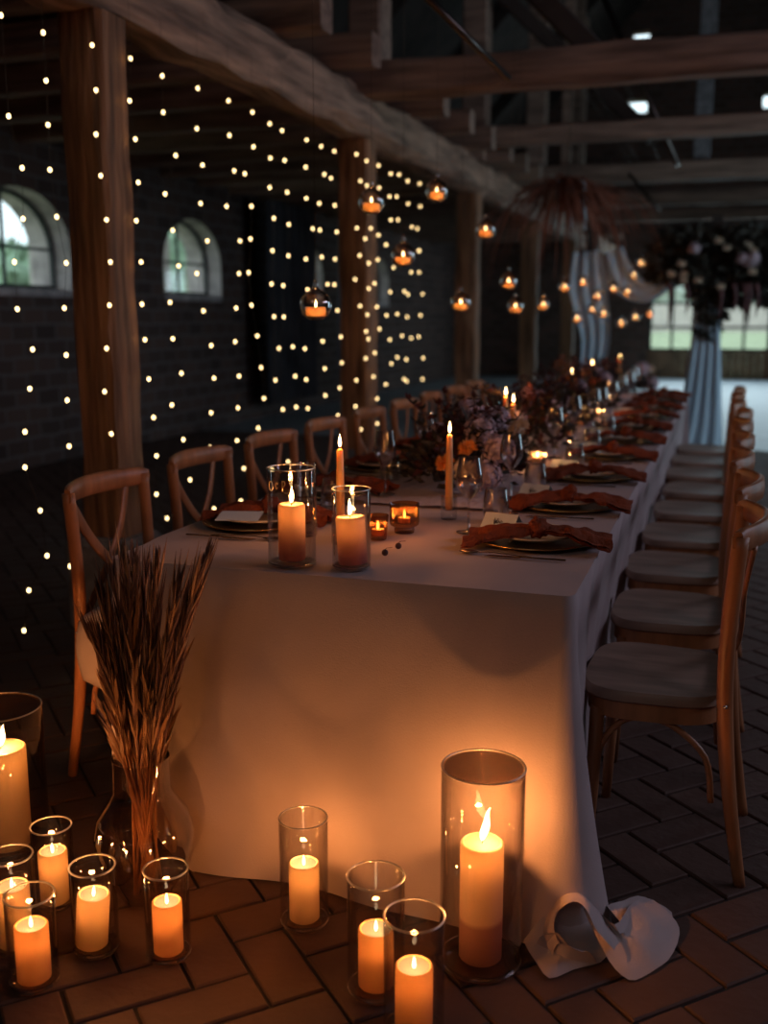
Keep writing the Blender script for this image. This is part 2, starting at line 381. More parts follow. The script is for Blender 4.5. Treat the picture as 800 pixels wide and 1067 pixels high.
# left wall with arched windows
TW = .45
WINS = [(7.28, 8.70), (10.42, 11.80), (13.9, 15.2), (17.3, 18.5)]
SILL, SPR, WTOP = 1.58, 1.95, 3.3
def arch_pts(y0, y1, z0, zs, n=14, inset=0, rise=None):
    c = (y0+y1)/2; hw = (y1-y0)/2-inset; zs0 = zs
    pts = [(c-hw, z0+inset)]
    H = (rise if rise else hw*.74)
    for k in range(n+1):
        a = pi-pi*k/n; pts.append((c+hw*cos(a), zs0+H*sin(a)))
    pts.append((c+hw, z0+inset)); return pts
def leftwall():
    b = MB(); rv = MB()
    ys = YB
    for (y0, y1) in WINS:
        b.box(XL-TW, XL, ys, y0, 0, WTOP); b.box(XL-TW, XL, y0, y1, 0, SILL)
        ap = arch_pts(y0, y1, SILL, SPR)[1:-1]
        n = len(ap)
        for x, flip in ((XL, False), (XL-TW, True)):
            vs = [(x, y, z) for y, z in ap]+[(x, y, WTOP) for y, z in ap]
            fs = [(i, i+1, n+i+1, n+i) for i in range(n-1)]
            b.add(vs, fs)
        # splayed reveal surfaces
        full = arch_pts(y0, y1, SILL, SPR); outer = arch_pts(y0+.01, y1-.01, SILL+.03, SPR)
        m = len(full)
        vs = [(XL+.002, y, z) for y, z in full]+[(XL-.20, y, z) for y, z in outer]+[(XL-TW, y, z) for y, z in outer]
        fs = [(i, (i+1) % m, m+(i+1) % m, m+i) for i in range(m)]+[(m+i, m+(i+1) % m, 2*m+(i+1) % m, 2*m+i) for i in range(m)]
        rv.add(vs, fs)
        # plaster band round the opening
        ys = y1
    b.box(XL-TW, XL, ys, YF, 0, WTOP)
    w = struct(b.build('wall_left', 'brick', smooth=False))
    struct(rv.build('trim_1', 'reveal', smooth=True, angle=40))
leftwall()
for k, (y0, y1) in enumerate(WINS):
    wname = 'window_%d' % (k+1)
    root = MB()
    ap = arch_pts(y0+.02, y1-.02, SILL+.04, SPR)
    x = XL-.20
    pts = [(x, y, z) for y, z in ap]+[(x, ap[0][0], ap[0][1])]
    root.tube(pts, .03, 4)
    c = (y0+y1)/2
    hw = (y1-y0)/2-.02
    root.tube([(x, c-.02, SILL+.05), (x, c-.02, SPR+hw*.74-.02)], .018, 4)
    root.tube([(x, c-hw, SPR+.02), (x, c+hw, SPR+.02)], .018, 4)
    f = struct(root.build(wname, 'frame', smooth=False))
    pn = MB(); n = len(ap)
    pn.add([(x, y, z) for y, z in ap], [tuple(range(n))])
    pn.build('pane', 'pane', f, smooth=False)
    sl = MB().box(XL-.18, XL+.02, y0+.02, y1-.02, SILL-.05, SILL+.012, .01)
    sl.build('window_sill', 'reveal', f, smooth=False)
# far wall with gate window
def farwall():
    b = MB(); y0, y1 = YF, YF+.4
    wx0, wx1, wz0, wz1 = -1.74, 3.4, .62, 2.45
    b.box(XL-.4, wx0, y0, y1, 0, wz1); b.box(wx1, XR+.4, y0, y1, 0, wz1)
    # above window with small openings (holes)
    def hole(a, b_, c, d):
        p, q = aty(a, d, y0), aty(c, b_, y0); return (p.x, q.x, p.z, q.z)
    holes = [hole(718, 238, 732, 249), hole(763, 246, 785, 258), hole(653, 103, 674, 118), hole(659, 31, 677, 41), hole(795, 96, 812, 112)]
    xs = sorted(set([XL-.4, XR+.4]+[h[0] for h in holes]+[h[1] for h in holes if h[1]]))
    xs = [x for x in xs]
    zs = sorted(set([wz1, 10.2]+[h[2] for h in holes]+[h[3] for h in holes]))
    for i in range(len(xs)-1):
        for j in range(len(zs)-1):
            cx, cz = (xs[i]+xs[i+1])/2, (zs[j]+zs[j+1])/2
            if any(h[0] < cx < h[1] and h[2] < cz < h[3] for h in holes): continue
            if cx < XL: continue
            b.box(xs[i], xs[i+1], y0, y1, zs[j], zs[j+1])
    return struct(b.build('wall_far', 'brickx', smooth=False))
farwall()
# gate with glazing under which brown boards close the opening
g = MB(); y = YF+.12
for x in [-1.74+.505*i for i in range(11)]: g.box(x-.028, x+.028, y-.02, y+.02, .62, 2.45)
for z in (1.12, 1.64, 2.12): g.box(-1.74, 3.4, y-.015, y+.015, z-.026, z+.026)
for x in (-1.72, -.42, .86, 2.14, 3.38): g.box(x-.05, x+.05, y-.03, y+.03, 0, 2.45)
g.box(-1.74, 3.4, y-.03, y+.03, 2.41, 2.45); g.box(-1.74, 3.4, y-.03, y+.03, .60, .66)
gw = struct(g.build('window_5', 'frame', smooth=False))
MB().add([(-1.74, y, .62), (3.4, y, .62), (3.4, y, 2.45), (-1.74, y, 2.45)], [(0, 1, 2, 3)]).build('pane', 'pane', gw, smooth=False)
p = MB()
for i in range(34): p.box(-1.74+i*.151, -1.74+i*.151+.147, YF+.05, YF+.10, 0, .61)
struct(p.build('door_1', 'gate', smooth=False))
# right and back walls, both solid
b = MB()
b.box(XR, XR+.3, YB, YF, 0, 4)
struct(b.build('wall_right', 'brick', smooth=False))
b = MB(); b.box(XL-.4, XR+.3, YB-.3, YB, 0, 10.2)
struct(b.build('wall_back', 'brickx', smooth=False))
# roof slopes with rafters as structure
b = MB(); RX, RZ = -.4, 9.7
b.add([(XL-.6, YB-.4, WTOP-.1), (XL-.6, YF+.5, WTOP-.1), (RX, YF+.5, RZ), (RX, YB-.4, RZ), (XL-.6, YB-.4, WTOP+.1), (XL-.6, YF+.5, WTOP+.1), (RX, YF+.5, RZ+.2), (RX, YB-.4, RZ+.2)],
      [(0, 1, 2, 3), (7, 6, 5, 4)])
b.add([(XR+.6, YB-.4, 3.9), (XR+.6, YF+.5, 3.9), (RX, YF+.5, RZ), (RX, YB-.4, RZ), (XR+.6, YB-.4, 4.1), (XR+.6, YF+.5, 4.1), (RX, YF+.5, RZ+.2), (RX, YB-.4, RZ+.2)],
      [(0, 1, 2, 3), (7, 6, 5, 4)])
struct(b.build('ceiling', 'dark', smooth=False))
# ------------------------------------------------------------------ timber frame
PX = -2.50
PYS = [3.85, 7.02, 10.25, 13.6, 17.0, 20.4]
def timber(name, mb, m, label, cat, group=None):
    o = mb.build(name, m, smooth=True, angle=35); return tag(o, label, cat, group)
plab = ['thick brown timber post nearest the left edge, fairy lights hanging across it',
        'second timber post, under the joint of the long beam and the first cross beam',
        'third timber post, behind the hanging glass globes', 'fourth timber post, left of the hanging palm bunch',
        'fifth timber post, deep in the dark barn', 'farthest timber post by the far wall']
for k, y in enumerate(PYS):
    w = .195 if k == 0 else .21
    mb = MB().bar((PX, y, .42), (PX, y, 2.53), w, w, up=(0, 1, 0), seg=12, jit=.02, seed=k, ch=.08)
    timber('wooden_post', mb, 'post', plab[k], 'post', 'timber posts under the long beam')
    pb = MB().box(PX-.17, PX+.15, y-.16, y+.16, 0, .42, .03)
    tag(pb.build('stone_plinth', 'stone', smooth=False), 'pale stone plinth under the ' + ['thick post nearest the left edge', 'second timber post', 'third timber post', 'fourth timber post', 'fifth timber post', 'farthest timber post'][k], 'plinth', 'stone plinths')
timber('wooden_beam', MB().bar((PX, YB, 2.69), (PX, YF, 2.69), .28, .30, seg=90, jit=.055, seed=3, ch=.2), 'beam', 'long rough-hewn beam running over the row of posts into the distance', 'beam')
ties = [(6.85, 2.87, .20, .22, 'nearest timber cross beam, running right from the second post'), (10.25, 3.04, .2, .17, 'second timber cross beam, running right from the third post'),
        (13.7, 3.10, .22, .24, 'third timber cross beam, above the palm bunch'), (17.2, 3.15, .22, .22, 'fourth timber cross beam, dark behind the palm bunch'), (20.6, 3.2, .22, .22, 'farthest timber cross beam, near the far window')]
for k, (y, z, w, h, lab) in enumerate(ties):
    timber('cross_beam', MB().bar((PX-.1, y, z), (XR, y, z), w, h, seg=20, jit=.02, seed=10+k, ch=.12), 'tie', lab, 'beam', 'timber cross beams')
# posts rising above the long beam
for k, (y, x) in enumerate([(7.02, PX), (10.25, PX), (13.6, PX), (17.15, PX)]):
    timber('upper_post', MB().bar((x, y+.25, 2.85), (x, y+.25, 5.9), .24, .24, up=(0, 1, 0), seg=6, jit=.01, seed=30+k, ch=.06), 'tie',
           'upright timber rising above the long beam over the ' + ORD[k+1] + ' post', 'post', 'upper posts')
p = aty(600, 120, 17.2); q = aty(618, 120, 17.2); r = aty(738, 20, 13.7)
timber('upper_post', MB().bar((p.x, 17.2, 3.2), (p.x, 17.2, 6.6), .18, .18, up=(0, 1, 0), ch=.06), 'tie', 'thin upright timber on the dark fourth cross beam', 'post')
timber('upper_post', MB().bar((q.x+.1, 13.9, 3.22), (q.x+.1, 13.9, 5.8), .12, .12, up=(0, 1, 0), ch=.06), 'tie', 'thin upright timber standing on the third cross beam', 'post')
timber('upper_post', MB().bar((r.x, 13.9, 3.2), (r.x, 13.9, 6.6), .2, .2, up=(0, 1, 0), ch=.06), 'stone', 'pale upright at the top right above the cross beams', 'post')
# joists over the left aisle with ends poking over the long beam
JY = [2.2+.83*i for i in range(24)]
for k, y in enumerate(JY):
    timber('ceiling_joist', MB().bar((XL-.1, y, 2.94), (PX+.36, y, 2.94), .17, .19, seg=8, jit=.015, seed=50+k, ch=.1), 'tie', 'rough ceiling joist, %s from the near end, its end resting on the long beam' % ORD[k], 'joist', 'ceiling joists over the left aisle')
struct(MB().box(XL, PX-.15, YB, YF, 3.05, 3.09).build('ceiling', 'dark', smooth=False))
# braces and rods
def rod(p0, p1, r, m, label, name='metal_rod'):
    return tag(MB().tube([p0, p1], r, 8).build(name, m), label, 'rod')
rod(aty(437, -10, 4.3), aty(530, 82, 4.9), .016, 'metal', 'shiny dark metal rod slanting down at the top centre')
rod(aty(625, -10, 10.8), aty(706, 172, 10.6), .03, 'metal', 'dark slanting brace rod crossing the cross beams')
rod(aty(655, 181, 13.2), aty(687, 220, 13.0), .022, 'metal', 'short slanting metal rod hanging under the third cross beam')
# roof rafters and braces as dark timbers
for k, y in enumerate([7.3, 10.6, 13.9, 17.3, 20.7]):
    for s, nm in ((0, 'left'), (1, 'right')):
        e = (XL-.3, y, WTOP+.05) if s == 0 else (XR+.3, y, 4.0)
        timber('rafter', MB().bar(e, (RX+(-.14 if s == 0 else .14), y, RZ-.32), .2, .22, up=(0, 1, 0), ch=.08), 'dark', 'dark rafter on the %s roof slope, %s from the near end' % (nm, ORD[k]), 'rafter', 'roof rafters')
for k, (y, x0, x1) in enumerate([(7.3, -2.5, -.9), (10.5, -2.5, -.8)]):
    timber('brace', MB().bar((x0, y, 4.6), (x1, y, 3.0), .14, .14, up=(0, 1, 0), ch=.08), 'dark', 'dark diagonal brace on the %s cross beam' % ORD[k], 'brace', 'diagonal braces')
# outdoors
struct(MB().box(-60, XL-.5, -20, 150, -.4, -.2).build('ground', 'grass', smooth=False))
struct(MB().box(XL-.5, 60, YF+.4, 150, -.4, -.15).build('ground', 'grass', smooth=False))
def hedge(x, y, rx, ry, h, lab, n=500, seed=0, m='hedge'):
    rnd = random.Random(seed); b = MB()
    b.ball((0, 0, h*.5), 1, 16, 10, (rx*.9, ry*.9, h*.5), .25, seed)
    for i in range(n):
        d = Vector((rnd.gauss(0, 1), rnd.gauss(0, 1), rnd.gauss(0, 1))).normalized()
        p = Vector((d.x*rx, d.y*ry, h*.5+d.z*h*.5))
        b.leaf(p, d+Vector((rnd.uniform(-.5, .5),)*3), .35, .12, (rnd.random(), rnd.random(), 1))
    tag(b.build('tree', m, loc=(x, y, -.25), smooth=False), lab, 'tree', 'trees outside the barn')
hedge(-16.0, 20.2, 2.0, 1.9, 3.1, 'green bush outside the left arched window', seed=1)
hedge(-16.0, 28.4, 2.0, 1.6, 4.3, 'green bush outside the second arched window', seed=2)
hedge(-3, 130, 9, 4, 9, 'distant tree left of the far window mullion', seed=3, m='fartree')
hedge(17, 130, 9, 4, 8, 'distant tree right of the far window mullion', seed=4, m='fartree')
b = MB().box(-9.6, -9.2, 12.9, 16.2, -.2, 6.2).box(-9.7, -9.1, 12.8, 16.3, 6.2, 6.4)
tag(b.build('outbuilding', 'facade', smooth=False), 'pale outbuilding wall seen through the left arched window', 'building')
b = MB().box(-9.6, -9.2, 17.5, 22.5, -.2, 6.2).box(-9.7, -9.1, 17.4, 22.6, 6.2, 6.4)
tag(b.build('outbuilding', 'facade', smooth=False), 'pale outbuilding wall seen through the second arched window', 'building')
b = MB().box(-30, 50, 112, 112.4, -.2, 2.6)
tag(b.build('garden_wall', 'facade', smooth=False), 'low pale garden wall beyond the lawn outside the far window', 'wall')
# hanging dark drape in the left aisle
def drape(name, x0, y0, x1, y1, z0, z1, m, label, amp=.05, waves=7, n=90):
    b = MB(); rows = 10
    vs = []; fs = []
    for k in range(rows+1):
        v = k/rows
        for i in range(n+1):
            u = i/n; a = amp*(.5+.5*v)*sin(u*waves*2*pi+sin(v*3+u*5)*.5)
            d = Vector((x1-x0, y1-y0, 0)).normalized(); nx, ny = -d.y, d.x
            vs.append((x0+(x1-x0)*u+nx*a, y0+(y1-y0)*u+ny*a, z1+(z0-z1)*v))
    for k in range(rows):
        for i in range(n): fs.append((k*(n+1)+i, k*(n+1)+i+1, (k+1)*(n+1)+i+1, (k+1)*(n+1)+i))
    b.add(vs, fs)
    return tag(b.build(name, m), label, 'curtain')
drape('grey_curtain', -5.6, 12.3, -5.6, 13.9, .25, 2.8, 'greydrape', 'dark grey curtain hanging on the left wall behind the fairy lights')
drape('grey_curtain', -5.5, 14.6, -5.5, 15.3, .25, 2.8, 'greydrape2', 'paler narrow curtain hanging behind the fairy lights', waves=3)
# ------------------------------------------------------------------ fairy light curtain
S = {
 0: [(1, 16), (9, 121), (23, 175), (24, 228), (15, 273), (18, 322), (34, 364), (31, 405), (26, 450), (26, 487), (42, 532), (49, 579), (30, 615), (25, 657)],
 1: [(45, 34), (48, 84), (50, 130), (52, 177), (59, 226), (69, 274), (67, 321), (69, 370), (70, 417), (72, 465), (72, 508), (73, 549), (73, 590)],
 2: [(96, 47), (100, 94), (100, 140), (105, 183), (111, 229), (115, 273), (114, 318), (111, 363), (109, 408), (116, 452), (127, 539)],
 3: [(136, 61), (135, 105), (141, 145), (144, 190), (142, 230), (147, 273), (148, 317), (151, 354), (155, 395), (160, 435), (163, 475), (163, 515), (174, 540)],
 4: [(169, 79), (170, 117), (183, 162), (172, 202), (180, 240), (186, 277), (177, 315), (180, 353), (189, 389), (179, 422), (191, 458), (198, 500), (198, 550)],
 5: [(206, 92), (205, 134), (211, 172), (209, 212), (216, 251), (205, 285), (212, 324), (220, 360), (223, 394), (220, 430), (219, 466), (221, 498), (223, 530)],
 6: [(238, 105), (239, 141), (244, 178), (236, 215), (250, 251), (249, 285), (246, 321), (245, 356), (249, 392), (248, 425), (247, 459), (254, 488), (251, 522)],
 7: [(263, 117), (264, 153), (255, 181), (262, 215), (261, 249), (259, 284), (262, 318), (268, 350), (272, 383), (275, 415), (269, 446), (264, 510)]}
top2 = [281, 294, 319, 335, 348, 371, 382, 394, 407, 416, 425, 437]
c2 = [(8,346),(62,382),(100,403),(176,432),(221,452),(262,467),(330,476),(361,497),(398,511),(436,536),(461,539),(488,559),(525,567),
(64,488),(108,495),(173,516),(231,538),(251,550),(342,559),(362,573),(400,580),(432,607),(454,607),(489,629),(527,637),
(62,579),(116,594),(175,612),(215,628),(263,634),(331,704),(374,705),(398,726),(436,679),(458,679),(501,701),(518,706),
(75,674),(121,693),(195,706),(217,710),(269,716),(357,737),(421,755),(522,774)]
c5 = [(130,33),(179,49),(233,59),(282,53),(323,59),(399,48),(427,72),(455,61),(481,15),(583,33),(504,85),(558,100),(583,100),
(127,136),(163,141),(238,153),(300,137),(321,138),(385,122),(427,150),(445,134),(493,161),(537,159),(548,168),(593,167),
(135,237),(165,238),(330,218),(400,204),(423,231),(452,207),(482,233),(515,229),(546,238),(587,233),
(285,313),(341,299),(419,283),(426,306),(461,275),(492,308),(530,296),(558,303),(581,299),
(150,335),(193,330),(230,336),(344,379),(418,366),(446,349),(515,362),(497,382),(543,369),(595,365),
(200,421),(291,397),(139,433),(234,431),(389,433),(442,422),(480,446),(536,430),(544,436),(593,430),
(162,523),(203,516),(239,520),(293,480),(337,457),(386,514),(453,490),
(332,542),(403,585),(453,567),(500,565),(579,553),(528,620),(178,685),(128,709)]
pts = [(260+x/2.963, y/2.963) for x, y in c2 if x > 50]+[(240+x/2.963, 250+y/2.963) for x, y in c5]
for q in range(12): S[8+q] = []
for (x, y) in pts:
    k = min(range(12), key=lambda i: abs(top2[i]-x)+(0 if all(abs(y-yy) > 9 for _, yy in S[8+i]) else 9))
    S[8+k].append((x, y))
XS = -2.365
bulbme = None
for k in range(20):
    P = sorted([atx(x, y, XS) for x, y in S[k]], key=lambda v: -v.z)
    if not P: continue
    t0 = Vector((XS, P[0].y, 2.64)) if P[0].z < 2.62 else P[0]+Vector((0, 0, .02))
    o = empty('fairy_light_string', (XS, P[0].y, 2.57), 'hanging string of tiny warm fairy lights, %s from the left edge of the light curtain' % ORD[k], 'string lights', 'strings of the fairy light curtain')
    org = Vector(o.location)
    wpts = [t0-org]+[p-org for p in P]
    MB().tube(wpts, .0009, 3).build('wire', 'wire', o)
    for p in P:
        if bulbme is None:
            bo = MB().ball((0, 0, 0), .0072, 8, 6, (1, 1, 1.25)).build('bulb', 'bulb', o); bulbme = bo.data
        else:
            bo = bpy.data.objects.new('bulb', bulbme); COL.objects.link(bo); bo.parent = o
        bo.location = p-org
# light of the string curtain is carried by a few of its bulbs
# ------------------------------------------------------------------ table and cloth
TZ = .76
TX0, TX1, TY0L, TY0R, TY1 = -1.43, -.28, 2.15, 2.15, 8.30
tb = empty('banquet_table', ((TX0+TX1)/2, 5.3, 0), 'long banquet table hidden under the floor-length cloth', 'table')
def tpart(name, mb): mb.v = [(x-tb.location.x, y-tb.location.y, z) for x, y, z in mb.v]; return mb.build(name, 'dark', tb, smooth=False)
tpart('tabletop', MB().box(TX0+.02, TX1-.02, 2.19, TY1-.03, .72, TZ-.006))
for y in (2.7, 4.2, 5.6, 7.0, 8.0):
    for x in (TX0+.12, TX1-.12): tpart('leg', MB().box(x-.03, x+.03, y-.03, y+.03, .0, .72))
def cloth():
    R = .03
    # perimeter counter-clockwise from left-front
    path = []
    def seg(a, b, n):
        for i in range(n): path.append(((a[0]+(b[0]-a[0])*i/n), (a[1]+(b[1]-a[1])*i/n)))
    cs = [((TX0, TY0L), (TX1, TY0R)), ((TX1, TY0R), (TX1, TY1)), ((TX1, TY1), (TX0, TY1)), ((TX0, TY1), (TX0, TY0L))]
    P = []; NRM = []; TAG = []
    corners = [Vector((TX0, TY0L)), Vector((TX1, TY0R)), Vector((TX1, TY1)), Vector((TX0, TY1))]
    ns = [120, 420, 100, 380]
    for e in range(4):
        a = corners[e]; bq = corners[(e+1) % 4]; t = (bq-a).normalized(); n = Vector((t.y, -t.x)); L = (bq-a).length
        prev_t = (a-corners[(e-1) % 4]).normalized(); pn = Vector((prev_t.y, -prev_t.x))
        # corner arc at a
        cc = a - n*R - pn*R
        for i in range(12):
            f = i/12; d = (pn*(1-f)+n*f).normalized()
            P.append(cc+d*R); NRM.append(d); TAG.append((4+e, f))
        for i in range(ns[e]+1):
            s = R+(L-2*R)*i/ns[e]; P.append(a+t*s-n*0); NRM.append(n); TAG.append((e, s/L))
    N = len(P); rows = 30
    vs = []; fs = []
    for k in range(rows+1):
        v = k/rows
        for i in range(N):
            p = P[i]; n = NRM[i]; e, s = TAG[i]
            # corner closeness
            def cl(c): return math.exp(-((p-corners[c]).length/.16)**2)
            cr, clf = cl(1), cl(0)
            flare = .02
            amp = 0
            x, y = p
            if e == 0 or e in (4, 5):
                flare = .06
                amp = .018
                und = sin(x*9+.6)*.6+sin(x*17+1.3)*.35+.5*noise.noise(Vector((x*5, 1, v*1.2)))
            elif e == 1:
                flare = .015; amp = .04
                und = sin(y*21+sin(y*3.1)*2)*.7+noise.noise(Vector((y*4, 2, v)))*.8+sin(y*47)*.25
            elif e == 3 or e == 7:
                flare = .03; amp = .02; und = sin(y*19)*.6+noise.noise(Vector((y*4, 7, v)))
            else:
                flare = .05; amp = .02; und = sin(x*20)
            fl = flare*(v**1.15)+cr*(.0)*v
            kk = 1 if e == 5 else (max(0, (s-.55)/.45) if e == 0 else 0)
            fl = fl*(1-kk)+.115*v**1.5*kk
            off = fl+amp*und*(v**.8)
            z = TZ+.004-(TZ-.003)*v
            zb = .003
            if e == 0 and s < .22: zb = .22*(1-s/.22)**1.3
            elif e == 4: zb = .22
            elif e == 3 and y < 2.34: zb = .22
            elif e == 3 and y < 2.9: zb = .22
            z = TZ+.004-(TZ-zb)*v
            if k == 0: off = -.004
            if e == 4: q_in = 1
            if e == 1 and .14 < s < .94:   # gathered along the chairs' side
                off = max(off, -.03)
            if e == 1 and k > 0: off -= .075*min(1, max(0, (s-.02)/.05))*min(1, v*1.6)
            q = Vector((p.x+n.x*off, p.y+n.y*off))
            if e == 4: q.x = p.x+.05*v; q.y = p.y-off*min(1, .55+.45*s)
            if e == 0 and s < .15: q.x = p.x+.05*v*(1-s/.15)
            # hem on chair side slightly lifted
            if e == 1: z = max(z, .012+.03*(1+sin(y*13))*v) if y > 2.5 else z
            # front left: the cloth is spread over the seat of the first left chair
            if (e == 3 and y < 3.0) or (e == 4):
                wgt = 1.0
                if y > 2.82: wgt = max(0, (3.0-y)/.18)
                if y < 2.46: wgt = max(0, (y-2.30)/.16)
                if e == 4: wgt = 0
                wgt = wgt*wgt*(3-2*wgt)
                if v < .35: tx = TX0-.02-(.28)*(v/.35)**1.3; tz = TZ-.26*(v/.35)**.8
                elif v < .6: tx = TX0-.30-.02*sin((v-.35)/.25*pi); tz = .50-.19*(v-.35)/.25
                else: tx = TX0-.30+.16*(v-.6)/.4; tz = .31-.04*(v-.6)/.4
                q.x = q.x*(1-wgt)+tx*wgt; z = z*(1-wgt)+tz*wgt
            vs.append((q.x, q.y, z))
    for k in range(rows):
        for i in range(N):
            j = (i+1) % N; fs.append((k*N+i, k*N+j, (k+1)*N+j, (k+1)*N+i))
    # top surface
    vs.append(((TX0+TX1)/2, 5.2, TZ+.004)); c = len(vs)-1
    base = len(vs)
    fs.append(tuple(range(N)))
    b = MB(); b.add(vs[:-1], fs)
    # pooled corner on the floor: folded sheets
    def sheet(fn, nu=26, nv=14):
        vs = []; fs = []
        for i in range(nu+1):
            for j in range(nv+1): vs.append(fn(i/nu, j/nv))
        for i in range(nu):
            for j in range(nv):
                a = i*(nv+1)+j; fs.append((a, a+1, a+nv+2, a+nv+1))
        b.add(vs, fs)
    def quad(A, B, C, D, hf):
        A, B, C, D = [Vector(q) for q in (A, B, C, D)]
        def fn(u, v):
            p = (A*(1-u)+B*u)*(1-v)+(D*(1-u)+C*u)*v
            return (p.x, p.y, max(.006, p.z+hf(u, v)))
        sheet(fn)
    G = lambda px, py, z=0: tuple(atz(px, py, z))
    def fan(c, ring, sub=5, rough=.004, seed=0):
        C0 = Vector(G(*c)); R = [Vector(G(*q)) for q in ring]; n = len(R); m = sub*4
        vs = [tuple(C0)]; fs = []; cnt = 0
        rr = catmull(R+[R[0]], sub)[:-1]; n = len(rr)
        for k in range(1, m+1):
            f = k/m
            for i in range(n):
                q = C0.lerp(rr[i], f); a = noise.noise(Vector((q.x*16, q.y*16, seed)))*rough*(1-f*.5)
                vs.append((q.x, q.y, max(.004, q.z+a*3)))
        for i in range(n): fs.append((0, 1+i, 1+(i+1) % n))
        for k in range(m-1):
            for i in range(n):
                j = (i+1) % n; fs.append((1+k*n+i, 1+(k+1)*n+i, 1+(k+1)*n+j, 1+k*n+j))
        b.add(vs, fs)
    # hem sheet lying left of the loop
    fan((585, 990, .03), [(545, 980, .03), (556, 1000, .006), (572, 1020, .004), (598, 1010, .004), (626, 1003, .004), (634, 985, .03), (618, 955, .06), (590, 945, .07), (565, 955, .07)], 3, .005, 3)
    # big pale flap turned over towards the right
    fan((648, 972, .062), [(607, 946, .088), (618, 972, .06), (634, 1000, .03), (655, 1022, .005), (676, 1014, .005), (696, 1000, .006), (708, 972, .012), (700, 954, .03), (672, 936, .055), (655, 946, .07), (640, 962, .085), (624, 950, .09)], 3, .006, 8)
    # flat end of the cloth behind the flap
    fan((662, 952, .04), [(632, 945, .06), (650, 938, .05), (672, 934, .045), (700, 952, .02), (690, 968, .02), (655, 968, .05)], 3, .006, 5)
    # raised ear-shaped loop of hem round a dark hollow
    def strip(top, bot, sub=6):
        T = catmull([G(*q) for q in top], sub); B_ = catmull([G(*q) for q in bot], sub); vs = []; fs = []
        for p, q in zip(T, B_):
            for j in range(6):
                f = j/5; r = p.lerp(q, f); vs.append((r.x, r.y, max(.005, r.z+.012*sin(pi*f))))
        for i in range(len(T)-1):
            for j in range(5): a = i*6+j; fs.append((a, a+1, a+7, a+6))
        b.add(vs, fs)
    strip([(584, 985, .06), (577, 968, .09), (580, 952, .115), (590, 942, .13), (602, 940, .13), (612, 950, .12), (622, 970, .09), (640, 990, .05)],
          [(575, 995, .02), (566, 975, .05), (570, 955, .07), (584, 936, .10), (604, 933, .11), (620, 946, .09), (634, 962, .06), (650, 985, .02)])
    strip([(566, 975, .06), (580, 972, .09), (592, 985, .06), (606, 992, .05)], [(556, 990, .01), (575, 992, .02), (590, 1000, .015), (622, 1004, .006)])
    o = b.build('tablecloth', 'cloth', angle=60)
    for pl in o.data.polygons:
        if len(pl.vertices) > 4: pl.use_smooth = False
    return tag(o, 'floor-length pale linen tablecloth over the long table, its front corner pooled on the bricks', 'tablecloth')
cloth()
# gauze runner
b = MB(); vs = []; fs = []; nx, ny = 26, 240
for j in range(ny+1):
    y = 3.05+(8.15-3.05)*j/ny
    for i in range(nx+1):
        u = i/nx; x0 = -1.12+.05*noise.noise(Vector((0, y*2, 0))); x1 = -.60+.06*noise.noise(Vector((5, y*2, 0)))
        z = TZ+.010+.010*abs(noise.noise(Vector((u*9, y*9, 1))))+.008*abs(noise.noise(Vector((u*20, y*20, 4))))
        vs.append((x0+(x1-x0)*u, y, z))
for j in range(ny):
    for i in range(nx): a = j*(nx+1)+i; fs.append((a, a+1, a+nx+2, a+nx+1))
b.add(vs, fs); tag(b.build('table_runner', 'gauze'), 'crinkled mauve gauze runner along the middle of the table', 'runner')
